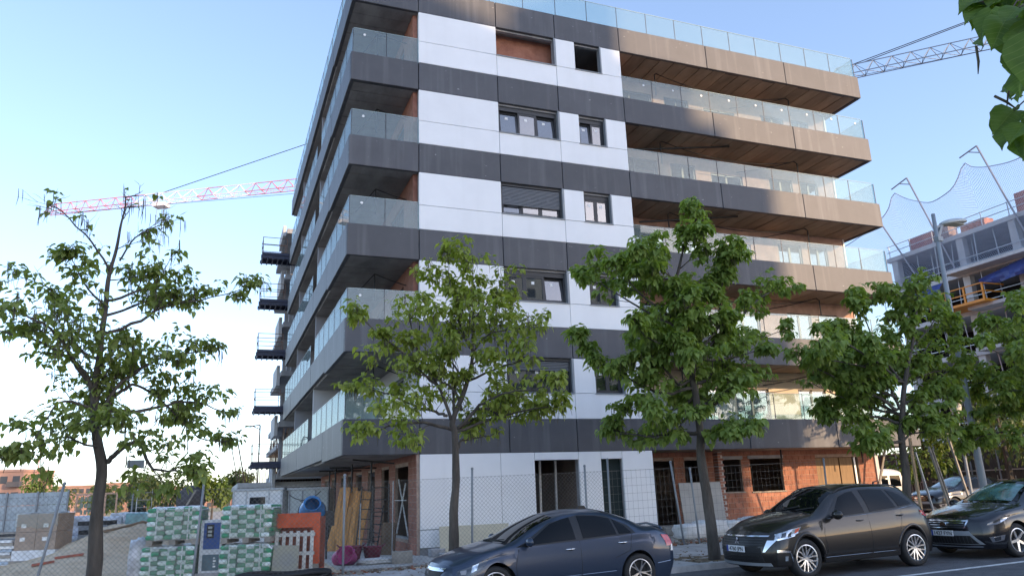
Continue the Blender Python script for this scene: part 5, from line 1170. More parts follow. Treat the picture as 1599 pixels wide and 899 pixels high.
# ------------------------------------------------------------------ chain-link fence
WIRE = mat('fence_wire', (.17, .175, .18), .5, metal=.5)
FY = -3.45
def fence(label, x0, x1, posts, h=2.05, pitch=.105, square=False, base=.14):
    t = thing('wire_fence', label, 'fence', (0, 0, 0)); b = MB(); r = .0023
    g = lambda x: gz(x)+base
    def wire(p, q):
        d = (q-p).normalized(); n_ = Vector((0, 1, 0)).cross(d)*r
        b.v += [tuple(p-n_), tuple(p+n_), tuple(p+Vector((0, r*1.7, 0))), tuple(q-n_), tuple(q+n_), tuple(q+Vector((0, r*1.7, 0)))]
        k = len(b.v)-6; b.f += [(k, k+1, k+4, k+3), (k+1, k+2, k+5, k+4), (k+2, k, k+3, k+5)]; b.m += [0]*3
    if not square:
        x = x0-h
        while x < x1:
            for sg in (1, -1):
                a = (x, 0) if sg > 0 else (x+h, 0); e = (x+h, h) if sg > 0 else (x, h)
                (ax, az), (ex, ez) = a, e
                def clip(px, pz, qx, qz):
                    if px < x0: tt = (x0-px)/(qx-px); px, pz = x0, pz+(qz-pz)*tt
                    if px > x1: tt = (x1-px)/(qx-px); px, pz = x1, pz+(qz-pz)*tt
                    return px, pz
                if max(ax, ex) < x0 or min(ax, ex) > x1: continue
                A = clip(ax, az, ex, ez); E = clip(ex, ez, ax, az)
                if abs(A[0]-E[0]) < .02: continue
                wire(Vector((A[0], FY, g(A[0])+A[1])), Vector((E[0], FY, g(E[0])+E[1])))
            x += pitch
    else:
        x = x0
        while x <= x1: wire(Vector((x, FY, g(x))), Vector((x+U(-.01, .01), FY, g(x)+h))); x += pitch
        z = 0
        while z <= h: wire(Vector((x0, FY, g(x0)+z)), Vector((x1, FY, g(x1)+z))); z += pitch*1.35
    for z in (.05, h-.02): wire(Vector((x0, FY+.004, g(x0)+z)), Vector((x1, FY+.004, g(x1)+z)))
    b.build('wire_mesh', WIRE, t, kind='stuff')
    for (x, lean, hh) in posts:
        q = MB(); q.tube([(0, 0, -.1), (lean, 0, hh)], .028, 10); q.lathe([(.034, hh-.03), (.036, hh+.01), (.001, hh+.03)], (lean, 0, 0), n=10); q.build('post', GREYP, t, smooth=True, loc=(x, FY-.035, g(x)))
fence('chain-link fence on grey posts, running from the left edge past the white facade', -14, 4.15, [(-11.6, .12, 2.2), (-8.95, .38, 2.3), (-5.95, .12, 2.25), (-2.72, .0, 2.22), (.42, .05, 2.25), (3.62, .02, 2.2)])
fence('square-mesh wire fence with two leaning posts between the saloon and the SUV', 4.17, 11.8, [(4.32, .02, 2.35), (6.55, -.22, 2.2), (7.05, -.1, 2.0), (11.7, .1, 2.1)], pitch=.15, square=True)

# ------------------------------------------------------------------ left yard behind the fence
CARDB = mat('cardboard', (.36, .28, .22), .8, var=.15, scale=3, bump=.15)
def load(name, label, cat, x0, x1, y, d, z0, z1, top, rot=0): return None
t = thing('cardboard_pallet', 'tall pallet of film-wrapped cardboard boxes right of the leaning post', 'pallet', (-10.8, 8.15, .22), (0, 0, R(-20)))
for j in range(2):
    for i in range(2):
        b = MB(); b.box(-.66+i*.665, -.01+i*.665, -.5, .5, .34+j*.57, .90+j*.57); b.build('carton', CARDB, t)
        q = MB(); q.box(-.50+i*.72, -.34+i*.72, -.508, -.501, .62+j*.42, .74+j*.42); q.build('paper_label', WHITEP, t)
b = MB(); b.box(-.70, .70, -.52, .52, .02, .335); b.build('wrapped_base', PLASTW, t)
c = MB()
def tp2(i, j): return (-.69+1.38*i/8, -.53+1.06*j/6, 1.50+.06*noise.noise((i*.8, j*.9, 3)))
for i in range(8):
    for j in range(6): c.face([tp2(i, j), tp2(i+1, j), tp2(i+1, j+1), tp2(i, j+1)])
for i in range(8): c.face([tp2(i, 0), (tp2(i, 0)[0], -.535, 1.05+.05*sin(i)), (tp2(i+1, 0)[0], -.535, 1.05+.05*sin(i+1)), tp2(i+1, 0)])
c.build('film_cover', FILM, t)
b = MB(); b.box(-.75, .75, -.55, .55, -.12, .018); b.build('timber_base', WOODG, t)
# hoarding of grey sheets
t = thing('sheet_hoarding', 'hoarding of pale grey corrugated sheets behind the cardboard pallet', 'fence', (-10.45, 9.75, 0), (0, 0, R(158.5)))
GSH = mat('grey_sheet_metal', (.40, .45, .48), .5, var=.2, scale=3, bump=.2)
for i in range(10):
    for (za, zb) in ((.35, 1.05), (1.06, 1.50), (1.51, 1.98), (1.99, 2.42)):
        b = MB()
        for q in range(6): b.box(i*1.1+q*.18, i*1.1+q*.18+.10, -.02, .03, za, zb)
        b.box(i*1.1, i*1.1+1.085, -.005, .02, za+.004, zb-.004); b.build('sheet', GSH, t)
for i in range(11): b = MB(); b.box(i*1.1-.03, i*1.1+.03, .0305, .07, 0, 2.46); b.build('upright', GREYP, t)
# material stacks at the far left
def stack(label, loc, w_, d, rows, m, rot, h=.10, jit=.06):
    t = thing('material_stack', label, 'stack', loc, (0, 0, R(rot)))
    for i in range(rows): b = MB(); b.box(-w_/2+U(-jit, jit), w_/2+U(-jit, jit), -d/2, d/2, i*h+.004, (i+1)*h-.006); b.build('layer', m if not isinstance(m, (list, tuple)) else m[i % len(m)], t)
BLUEISH = mat('blue_wrapped_board', (.42, .50, .60), .5, var=.2, scale=4)
stack('stack of blue-white wrapped boards at the left edge before the grey hoarding', (-12.2, 8.6, .05), 1.5, .9, 9, [PLASTW, BLUEISH, WHITEP, WOODG], -20, .095)
stack('stack of dark timber beams on top beside the cardboard pallet', (-11.95, 8.9, .93), 1.5, .8, 3, [WOODG, SCF], -20, .07, .2)
stack('stack of grey steel formwork panels behind the cardboard pallet', (-9.6, 11.2, .55), 1.1, .8, 5, [SCF, GREYP], -20, .16)
stack('dark plinth of sheets leaning under the formwork panels', (-9.5, 10.6, .2), 1.2, .8, 3, [SCF, WOODG], -16, .12)
b = MB()
for i in range(16): b.obox((-12.3+i*.16, 5.7-.06*i, .09+.002*i), (.035, .06, 0), (-.05, .08, 0), (0, 0, .012), 0 if i % 2 else 1)
b.build('striped_barrier_tape', [WHITEP, mat('tape_grey', (.2, .2, .2), .6)], None, label='black-and-white striped tape lying at the left foot of the sand heap', cat='tape')
WR = mat('dull_white_wrap', (.60, .62, .66), .35, var=.25, scale=3, bump=.7, bscale=10)
for i, (px, lab, sx, sz, m) in enumerate((((-10.35, 13.6, .75), 'white-wrapped pallet just right of the grey hoarding', .55, .38, WR), ((-9.55, 13.9, .72), 'white-wrapped pallet left of the sparse tree trunk', .50, .36, WR), ((-10.0, 12.9, .35), 'low white-wrapped bundle below the two white pallets left of the trunk', .8, .22, WR), ((-8.35, 13.4, .90), 'teal-wrapped pallet just right of the sparse tree trunk', .50, .33, mat('teal_wrap', (.20, .36, .36), .4, var=.25, scale=4, bump=.6, bscale=10)), ((-7.35, 13.0, 1.0), 'white and dark red wrapped stack left of the bag pallets', .55, .20, mat('red_white_wrap', (.30, .10, .12), .5, col2=(.65, .62, .64), scale=4.5, stretch=(.5, .5, 3))), ((-8.0, 15.5, 1.15), 'flat white-wrapped load behind the dark red stack', .9, .15, WR), ((-9.1, 16.4, 1.0), 'white-wrapped load behind the teal pallet', .6, .28, WR), ((-7.1, 15.0, 1.15), 'white block load at the back, left of the bag pallets', .4, .14, WHITEP), ((-9.0, 12.2, .25), 'crumpled pale bundle at the top edge of the sand heap', .45, .3, mat('crumpled_grey', (.50, .50, .52), .5, var=.3, scale=4, bump=.6)))):
    lump('wrapped_load', lab, 'wrapped pallet', px, sx, .5, sz, m, 'wrapped loads in the yard', seed=i+20, bumps=.14, box=.18)
lump('skip', 'yellow plastic tank edge between the hoarding and the white pallets', 'tank', (-10.25, 15.5, .7), .28, .4, .45, mat('yellow_plastic', (.62, .38, .05), .5, var=.2), seed=2, bumps=.05, box=.2)
for i, (x, y, lab) in enumerate(((-9.25, 2.9, 'upper red clay brick shard on the sand heap'), (-9.75, 2.2, 'lower red clay brick shard on the sand heap'), (-8.6, 3.1, 'small red clay shard nearest the sparse tree trunk'))):
    b = MB(); b.obox((0, 0, .03), (.34-.09*i, .05, .03), (-.02, .10, 0), (0, 0, .028)); b.build('brick_shard', mat('clay_shard', (.36, .12, .08), .85, var=.2), None, loc=(x, y, site_z(x, y)), label=lab, cat='brick')
b = MB(); b.tube([(-8.9+.34*i, 7.0+.5*i+.2*sin(i), site_z(-8.9+.34*i, 7.0+.5*i+.2*sin(i))+.05) for i in range(7)], .045, 6); b.build('ground_cable', mat('dusty_pipe', (.24, .17, .11), .9), None, True, label='half-buried brown pipe running up the sand heap', cat='pipe')
# site cabins
def cabin(label, loc, rot, w_, d, h, m, win=None, door=None):
    t = thing('site_cabin', label, 'site cabin', loc, (0, 0, R(rot)))
    b = MB(); b.box(-w_/2, w_/2, 0, d, .1, h); b.build('shell', m, t)
    b = MB(); b.box(-w_/2-.05, w_/2+.05, -.05, d+.05, h+.003, h+.09); b.build('roof', mat('cabin_roof', (.5, .52, .53), .6), t)
    for x in (-w_/2+.05, w_/2-.05, -w_/2+.55, w_/2-.55): b = MB(); b.box(x-.03, x+.03, -.022, -.003, .12, h-.02); b.build('corner_strip', GREYP if m != WHITEP else mat('cabin_strip', (.55, .57, .58), .5), t)
    if win:
        b = MB(); b.box(win[0]-.05, win[1]+.05, -.035, -.003, win[2]-.05, win[3]+.05); f = b.build('window', WHITEP, t); b = MB(); b.box(win[0], win[1], -.042, -.0355, win[2], win[3]); b.build('pane', mat('dark_window', (.02, .025, .03), .1), f)
cabin('white site cabin with one small dark window, behind the right bag stack', (-3.95, 10.6, 0), -21.5, 2.0, 4.5, 2.25, WHITEP, win=(-.30, .32, 1.45, 2.0))
cabin('pale grey-green site container right of the white cabin', (-2.0, 10.2, 0), -10, 1.6, 5, 2.22, mat('pale_green_paint', (.50, .55, .54), .5, var=.08))
b = MB(); b.tube(sag((-2.8, 9.9, 2.05), (-1.6, 9.7, 2.15), .28), .018); b.tube(sag((-2.4, 9.85, 1.8), (-1.9, 9.8, 1.95), .12), .015); b.build('cable', CABLE, None, label='black cable drooping along the front of the grey-green container', cat='cable')
# old machine between cabin and bags
t = thing('mortar_silo_mixer', 'dark round-headed mixing machine with a slanted chute behind the control cabinet', 'mixer', (-6.35, 8.2, .1))
b = MB(); b.lathe([(.001, -.25), (.45, -.2), (.52, 0), (.45, .2), (.001, .25)], axis='y', n=18); b.build('drum', mat('dark_grease', (.06, .055, .06), .6, var=.3), t, smooth=True, loc=(0, 0, 1.85), rot=(0, 0, R(-20)))
for x in (-.3, .3): b = MB(); b.bar((x, 0, 0), (x*.6, 0, 1.6), .09); b.build('leg', SCF, t)
b = MB(); b.bar((-.7, -.5, .6), (.15, -.45, 2.2), .10, .06); b.build('chute', WOODG, t)
b = MB(); b.box(-.5, .5, -.3, .3, .5, 1.2); b.build('frame_box', SCF, t)
# ------------------------------------------------------------------ rear structure, loading platforms, worker
rs = thing('concrete_frame_building', 'bare concrete frame with projecting floor ends behind the left end of the apartment block', 'building')
PALEC = mat('pale_concrete', (.50, .50, .50), .85, var=.12, scale=1.2)
for k in range(1, 7):
    b = MB(); b.box(-2.25, 9, 24.6, 34, 3*k+.05, 3*k+.35); b.build('floor_slab', CONC, rs)
    b = MB(); b.box(-2.45, -2.27, 25.2, 28.5, 3*k-.45+(.5 if k == 6 else 0), 3*k+.75); b.build('edge_panel', PALEC, rs)
    if k < 6:
        for y in (25.5, 29, 32.5): b = MB(); b.box(-1.6, -1.25, y, y+.35, 3*k+.351, 3*k+3.049); b.build('column', CONC, rs)
b = MB(); b.box(2.0, 9, 25, 34, .1, 18.3); b.build('core', CORE, rs)
dk = thing('concrete_deck', 'raised concrete deck with upright rebar behind the site cabins', 'concrete deck')
b = MB(); b.box(-1.2, 9, 35.5, 53, 5.75, 6.1); b.build('deck_slab', CONC, dk)
b = MB(); b.box(-4.3, 3.0, 26.0, 40, 2.62, 2.92); b.build('lower_slab', PALEC, dk)
for x, y in ((-3.9, 26.6), (-2.2, 26.6), (-.7, 26.6), (-3.9, 32), (-2.2, 32)): b = MB(); b.box(x, x+.35, y, y+.35, .1, 2.619); b.build('column', PALEC, dk)
rbm = MB(); rbm.tube([(0, 0, 0), (.01, .01, 1)], .02, 4); rbm = rbm.mesh('rebar', REBAR)
for i in range(44): link('rebar', rbm, dk, (-1.15+U(0, .2), 36+i*.38, 6.1), (U(-.08, .08), U(-.08, .08), 0), (1, 1, U(.5, 1.1)))
for i in range(30): link('rebar', rbm, dk, (-4.2+i*.16, 26.2+U(0, .3), 2.92), (U(-.05, .05), U(-.05, .05), 0), (1, 1, U(.6, 1.0)))
prm = MB(); prm.tube([(0, 0, 0), (0, 0, 1)], .045, 6); prm = prm.mesh('prop', mat('rusty_prop', (.30, .17, .09), .7, var=.3))
for i in range(24): link('prop', prm, dk, (-1.0+(i % 2)*.9, 36+(i//2)*1.35, 2.2), None, (1, 1, 3.55))
for i in range(26): link('prop', prm, dk, (-3.6+i*.13, 28+U(0, 3), .1), None, (.6, .6, 2.5))
# dark vertical bars seen against the sky at the first balcony
for i in range(8): link('prop', prm, rs, (-1.9+(i % 4)*.22, 25.0+(i//4)*.8, 3.36), None, (.45, .45, 2.65))
def platform(label, z, first=None):
    t = thing('loading_platform', label, 'loading platform', (0, 24.2, z), group='blue loading platforms on the far floors')
    for dy in (-.6, .6): b = MB(); b.box(-3.78, -1.4, dy-.07, dy+.07, -.20, -.02); b.build('beam', BLUES, t)
    for i in range(6): b = MB(); b.box(-3.72+i*.30, -3.66+i*.30, -.66, .66, -.27, -.201); b.build('joist', BLUES, t)
    b = MB(); b.box(-3.72, -1.5, -.72, .72, -.015, .14); b.build('deck', BLUES, t)
    for x in (-3.66, -2.3):
        for dy in (-.66, .66): b = MB(); b.bar((x, dy, .14), (x+(-.04 if x < -3 else 0), dy, 1.12), .035); b.build('post', REBAR, t)
    for dy in (-.66, .66):
        for h in (.62, 1.1): b = MB(); b.bar((-3.68, dy, h), (-2.28, dy, h), .03); b.build('rail', REBAR, t)
    for h in (.62, 1.1): b = MB(); b.bar((-3.68, -.66, h), (-3.68, .66, h), .03); b.build('rail', REBAR, t)
    return t
for z, lab in ((3.86, 'lowest blue loading platform, just above the site cabins'), (6.98, 'second blue loading platform from the bottom at the far left edge'), (10.25, 'middle blue loading platform at the far left edge'), (13.3, 'fourth blue loading platform from the bottom at the far left edge'), (16.2, 'topmost blue loading platform below the red crane jib')): platform(lab, z)
# worker
def person(label, loc, rotz, P, rad, shirt, trousers, skin):
    """P: joints; one continuous skinned body, then materials by height"""
    t = thing('person', label, 'person', loc, (0, 0, rotz))
    names = list(P); E = [('pelvis', 'chest'), ('chest', 'neck'), ('neck', 'head'), ('head', 'crown'), ('chest', 'sl'), ('sl', 'el'), ('el', 'wl'), ('chest', 'sr'), ('sr', 'er'), ('er', 'wr'), ('pelvis', 'hl'), ('hl', 'kl'), ('kl', 'al'), ('al', 'tl'), ('pelvis', 'hr'), ('hr', 'kr'), ('kr', 'ar'), ('ar', 'tr'), ('wl', 'ml'), ('wr', 'mr')]
    for s in 'lr':
        m = Vector(P['m'+s]); wv = (m-Vector(P['w'+s])).normalized(); sd = Vector((0, 1, 0)).cross(wv); sd = sd.normalized() if sd.length > .1 else Vector((1, 0, 0))
        for i in range(4): P['f%d%s' % (i, s)] = tuple(m+wv*(.075+.012*(i in (1, 2)))+sd*(i-1.5)*.022+Vector((0, -.015, 0))); rad['f%d%s' % (i, s)] = .009; E.append(('m'+s, 'f%d%s' % (i, s)))
        P['th'+s] = tuple(Vector(P['w'+s])+wv*.06+sd*.055); rad['th'+s] = .011; E.append(('w'+s, 'th'+s))
    names = list(P); me = bpy.data.meshes.new('body'); me.from_pydata([P[n] for n in names], [(names.index(a), names.index(c)) for a, c in E], [])
    o = bpy.data.objects.new('body', me); COL.objects.link(o); md = o.modifiers.new('s', 'SKIN'); sv = me.skin_vertices[0].data
    for i, n in enumerate(names): sv[i].radius = (rad.get(n, rad.get(n[:-1], .05)),)*2; sv[i].use_root = (n == 'pelvis')
    sb_ = o.modifiers.new('u', 'SUBSURF'); sb_.levels = 2
    dg = bpy.context.evaluated_depsgraph_get(); m2 = bpy.data.meshes.new_from_object(o.evaluated_get(dg)); bpy.data.objects.remove(o)
    m2.materials.clear()
    for m in (skin, shirt, trousers, BLACK): m2.materials.append(m)
    pz = P['pelvis'][2]
    for f in m2.polygons:
        c = f.center; f.use_smooth = True
        dW = min((c-Vector(P['w'+s])).length for s in 'lr'); dM = min((c-Vector(P['m'+s])).length for s in 'lr')
        f.material_index = 3 if c.z < .10 else 2 if c.z < pz+.03 and dM > .16 else 0 if (dM < .13 or c.z > P['neck'][2]+.02) else 1
    m2.name = 'body'; link('body', m2, t)
    hd = Vector(P['head']); b = MB()
    for sx in (-.032, .032): b.obox(hd+Vector((sx, -.088, .02)), (.012, 0, 0), (0, .006, 0), (0, 0, .007))
    b.build('eyes', INK, t)
    b = MB(); b.prism([(-.012, -.03), (.012, -.03), (.004, .02), (-.004, .02)], -.112, -.08); b.build('nose', skin, t, loc=hd)
    b = MB(); b.box(-.028, .028, -.092, -.084, -.055, -.047); b.build('mouth', mat('lip', (.25, .09, .07), .6), t, loc=hd)
    for sx in (-1, 1): b = MB(); b.lathe([(.001, -.012), (.028, -.008), (.028, .008), (.001, .012)], axis='x', n=10); b.build('ear', skin, t, loc=hd+Vector((sx*.082, .01, 0)))
    b = MB(); b.lathe([(.098, .0), (.104, .03), (.092, .085), (.05, .125), (.001, .135)], n=18); b.build('hair', mat('dark_hair', (.025, .018, .015), .7), t, smooth=True, loc=hd+Vector((0, .012, .02)))
    return t
SKIN = mat('skin', (.42, .25, .17), .6); TEE = mat('coral_shirt', (.60, .17, .13), .8, var=.15, scale=8); JEAN = mat('work_trousers', (.06, .065, .10), .85)
wp = dict(pelvis=(0, 0, .92), chest=(.05, -.16, 1.30), neck=(.08, -.24, 1.48), head=(.10, -.29, 1.60), crown=(.10, -.29, 1.70), sl=(-.15, -.17, 1.37), el=(-.30, -.22, 1.14), wl=(-.33, -.40, .95), ml=(-.34, -.46, .89), sr=(.24, -.16, 1.38), er=(.36, -.05, 1.14), wr=(.38, -.22, .95), mr=(.39, -.29, .90), hl=(-.10, .01, .88), kl=(-.14, -.06, .50), al=(-.24, .10, .09), tl=(-.25, -.08, .04), hr=(.10, .01, .88), kr=(.12, -.12, .50), ar=(.08, -.02, .09), tr=(.08, -.20, .04))
wr_ = dict(pelvis=.14, chest=.155, neck=.055, head=.085, crown=.06, sl=.065, sr=.065, el=.045, er=.045, wl=.03, wr=.03, ml=.035, mr=.035, hl=.095, hr=.095, kl=.062, kr=.062, al=.042, ar=.042, tl=.035, tr=.035)
person('worker in a coral shirt leaning forward on the deck behind the lowest balcony', (-.55, 43.6, 6.1), R(35), wp, wr_, TEE, JEAN, SKIN)
# ------------------------------------------------------------------ net posts ("gallows") left
def gallows(label, base, top, arm, m=REBAR, r=.05, grp='gallows-shaped net posts'):
    t = thing('net_post', label, 'net post', base, group=grp); B = Vector(base); T_ = Vector(top)-B; A = Vector(arm)-B
    b = MB(); b.tube([(0, 0, 0), T_], r, 6); b.build('upright', m, t)
    b = MB(); b.tube([T_, A], r*.8, 6); b.build('arm', m, t)
    b = MB(); b.tube([T_*.93, T_.lerp(A, .5)], r*.6, 5); b.build('brace', m, t)
gallows('rusty net post nearest the loading platform, arm toward the left', (-2.9, 31.9, 2.9), (-2.95, 31.3, 6.75), (-3.9, 31.5, 6.65), r=.05)
gallows('rusty net post farther left with a drooping arm, in front of the pale sky', (-3.65, 32.2, 2.9), (-4.35, 31.8, 6.0), (-5.1, 31.9, 5.85), r=.045)
gallows('thin leaning net post just left of the drooping-arm post', (-4.0, 32.0, 2.6), (-4.75, 31.8, 5.75), (-5.3, 31.8, 5.5), r=.035)

# ------------------------------------------------------------------ tower cranes
def crane(label, tip, root, mast, apex_h, mats, bay=2.2, s=1.35, ties=(), hook=None):
    t = thing('tower_crane', label, 'crane', (mast[0], mast[1], 0)); O = Vector((mast[0], mast[1], 0))
    A, Bq = Vector(tip)-O, Vector(root)-O; d = (Bq-A); L = d.length; d /= L; sd = d.cross(Vector((0, 0, 1))).normalized()*s*.5; up = Vector((0, 0, s))
    n = int(L/bay)
    for i in range(n):
        m = mats(i/n); a = A+d*(L*i/n); c = A+d*(L*(i+1)/n); md = (a+c)/2; b = MB(); k = .085
        for q in (sd, -sd): b.bar(a+q, c+q, k, mi=0); b.bar(a+q, md+up, .06); b.bar(md+up, c+q, .06)
        b.bar(a+up+d*(bay/2), c+up+d*(bay/2), k); b.bar(a+sd, a-sd, .06); b.bar(a+sd, c-sd, .05)
        b.build('jib_section', m, t)
    b = MB(); w_ = .8; zt = root[2]+.4
    for x in (-w_, w_):
        for y in (-w_, w_): b.bar((x, y, 0), (x, y, zt), .16)
    for i in range(int(zt/2)):
        z = i*2.0
        for (x0, y0, x1, y1) in ((-w_, -w_, w_, -w_), (w_, -w_, w_, w_), (w_, w_, -w_, w_), (-w_, w_, -w_, -w_)): b.bar((x0, y0, z), (x1, y1, z+2), .07); b.bar((x0, y0, z), (x1, y1, z), .07)
    b.build('mast', mats(.5), t); top = Vector((0, 0, zt+apex_h))
    b = MB()
    for x in (-w_, w_): b.bar((x, 0, zt), top, .14)
    b.build('apex', mats(.5), t)
    for f in ties:
        p = A+d*(L*f)+up; b = MB(); b.tube([top, p], .05, 5); b.build('tie_cable', CABLE, t)
    c = MB(); c.bar(Bq, Bq+d*12, 1.0, .6); c.box(*[v for v in (0, 0, 0, 0, 0, 0)]) if 0 else None; c.build('counter_jib', mats(.5), t)
    b = MB(); b.tube([A+Vector((0, 0, -.1)), Bq+Vector((0, 0, -.9))], .03, 4); b.build('trolley_rope', CABLE, t)
    if hook is not None:
        p = A+d*(L*hook); b = MB(); b.bar(p-d*.9+Vector((0, 0, -.5)), p+d*.9+Vector((0, 0, -.5)), 1.3, .5); b.build('trolley', mats(.3), t)
        b = MB(); b.tube([p+Vector((.3, 0, -.6)), p+Vector((.3, 0, -14))], .03, 4); b.tube([p+Vector((-.5, 0, -.6)), p+Vector((-.5, 0, -14))], .03, 4); b.build('hoist_rope', GREYP, t)
CRR = mat('crane_red', (.58, .20, .24), .5); CRW = mat('crane_white', (.78, .72, .76), .5); CRB = mat('crane_blue_grey', (.12, .17, .25), .5)
crane('red and white tower crane, its jib reaching out left behind the apartment block', (-29.4, 92.3, 41.4), (12.0, 68.6, 41.6), (12.8, 68.1), 8.5, lambda f: CRR if f < .28 or .44 < f < .52 or f > .58 and f < .72 else CRW, ties=(.36,), hook=.36)
crane('blue-grey tower crane, its jib crossing the sky right of the roof', (60.6, 39.4, 48.2), (93, 9.3, 48.5), (95, 7.5), 9, lambda f: CRB, bay=2.0, s=1.45, ties=(.06, .09))

# ------------------------------------------------------------------ unfinished concrete building on the right
ub = thing('unfinished_building', 'unfinished concrete apartment block on the right with open floors and props', 'building', (46, 15, 0))
def up_(name, x0, x1, y0, y1, z0, z1, m): b = MB(); b.box(x0-46, x1-46, y0-15, y1-15, z0, z1); return b.build(name, m, ub)
for i, z in enumerate((19.55, 16.6, 13.6, 10.6, 7.6, 4.6)):
    up_('floor_slab', 46, 60, -12, 22.9, z-.34, z, PALEC)
    if i in (1, 2, 3): up_('balcony_slab', 44.6, 45.998, 2 if i != 2 else 8, 16.9 if i == 1 else 15.5, z-.25, z-.02, PALEC)
    for y in (22.3, 16.3, 12.1, 6.5, 1, -5): up_('column', 46.15, 46.65, y-.28, y+.28, z-3.0 if i < 5 else .1, z-.345, PALEC)
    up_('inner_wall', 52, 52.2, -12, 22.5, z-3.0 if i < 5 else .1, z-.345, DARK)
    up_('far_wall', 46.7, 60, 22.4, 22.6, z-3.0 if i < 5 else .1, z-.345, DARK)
    if i < 5:
        for q in range(22):
            y = 22-q*1.15+U(-.3, .3); x = 46.1+(q % 3)*.5
            b = MB(); b.tube([(x-46, y-15, z-2.99), (x-46+U(-.1, .1), y-15+U(-.2, .2), z-.35)], .045, 5); b.build('prop', STEEL, ub)
        for h in (.5, 1.0):
            b = MB(); b.bar((.02, 7.4, z-3+h), (.02, -25, z-3+h), .05); b.build('guard_rail', STEEL, ub)
for i in range(15): b = MB(); b.bar((.1, 7.6-i*2.1, 19.55), (.1, 7.6-i*2.1, 20.6), .05); b.build('guard_post', STEEL, ub)
for h in (.5, 1.0): b = MB(); b.bar((.1, 7.8, 19.55+h), (.1, -24, 19.55+h), .05); b.build('guard_rail', STEEL, ub)
BRP = mat('red_brick_pack', (.33, .13, .11), .85, var=.2, scale=4); BRB = mat('brown_brick_pack', (.30, .22, .19), .85, var=.25, scale=4)
def brick_pack(label, y0, y1, z0, z1, m, x=47.2):
    t = thing('brick_pack', label, 'brick pack', (x, (y0+y1)/2, z0), group='packs of bricks on the unfinished roof'); n = max(2, int((z1-z0)/.28)); w_ = y1-y0
    for i in range(n):
        for j in range(max(2, int(w_/.6))):
            k = max(2, int(w_/.6)); b = MB(); b.box(-.5, .5, -w_/2+j*w_/k+.01, -w_/2+(j+1)*w_/k-.01, i*(z1-z0)/n+.005, (i+1)*(z1-z0)/n-.005); b.build('brick_row', m, t)
brick_pack('pink-red brick pack at the left end of the unfinished roof', 18.8, 21.1, 19.56, 20.75, BRP)
brick_pack('small brown brick pack just right of the pink-red one', 17.4, 18.6, 19.56, 20.9, BRB)
brick_pack('low brown and orange brick pack behind the lamp head', 14.4, 16.4, 19.56, 20.35, mat('orange_brick_pack', (.42, .20, .14), .85, var=.3, scale=3))
brick_pack('tall brick pack at the right picture edge on the unfinished roof', 9.6, 11.9, 19.56, 21.2, BRP)
ORP = mat('orange_platform', (.66, .25, .02), .45, var=.1)
t = thing('loading_platform', 'orange loading platform with railings on the unfinished building', 'loading platform', (45.0, 15.6, 13.75))
b = MB(); b.box(-1.2, 1.0, -2.1, 2.3, -.18, 0); b.build('deck', ORP, t)
for y in (-2.05, -.6, .85, 2.25): b = MB(); b.box(-1.2, -1.1, y-.06, y+.06, .002, 1.15); b.build('post', ORP, t)
for h in (.55, 1.1): b = MB(); b.bar((-1.21, -2.1, h), (-1.21, 2.3, h), .07); b.build('rail', ORP, t)
for h in (.55, 1.1): b = MB(); b.bar((-1.2, -2.1, h), (1.0, -2.1, h), .07); b.build('rail', ORP, t)
TARP = mat('blue_tarpaulin', (.03, .05, .19), .5, var=.2, scale=1.5)
def tarp(label, P):
    b = MB(); n, m_ = 12, 5; a, c, d, e = [Vector(p) for p in P]
    V = lambda i, j: (a.lerp(c, i/n)).lerp(e.lerp(d, i/n), j/m_)+Vector((.18*sin(i*1.1+j)*j/m_-.2*sin(pi*j/m_), 0, -.25*sin(pi*i/n)*(j/m_)))
    for i in range(n):
        for j in range(m_): b.face([V(i, j), V(i+1, j), V(i+1, j+1), V(i, j+1)])
    b.build('tarpaulin', TARP, None, True, label=label, cat='tarpaulin')
tarp('blue tarpaulin hanging at the left end of the unfinished building', ((45.8, 21, 16.2), (45.7, 18.0, 16.15), (45.2, 18.2, 14.9), (45.3, 20.2, 15.5)))
tarp('blue tarpaulin draped at the right edge above the orange platform', ((45.6, 15.0, 15.6), (45.4, 9.0, 16.5), (45.0, 9.2, 15.4), (45.2, 14.4, 15.0)))
GP = mat('painted_post', (.24, .25, .30), .5)
gallows('tall net post leaning over the left end of the unfinished roof', (45.8, 16.6, 16.4), (45.4, 19.13, 25.3), (45.0, 20.4, 24.75), GP, .07, 'net posts on the unfinished building')
gallows('tall net post over the middle of the unfinished roof, nearest the foreground leaves', (45.8, 10.7, 16.6), (45.4, 12.9, 25.25), (45.0, 14.1, 24.75), GP, .07, 'net posts on the unfinished building')
gallows('short net post between the apartment block and the unfinished roof', (45.8, 19.9, 16.7), (45.5, 22.7, 23.2), (45.2, 23.7, 22.6), GP, .07, 'net posts on the unfinished building')
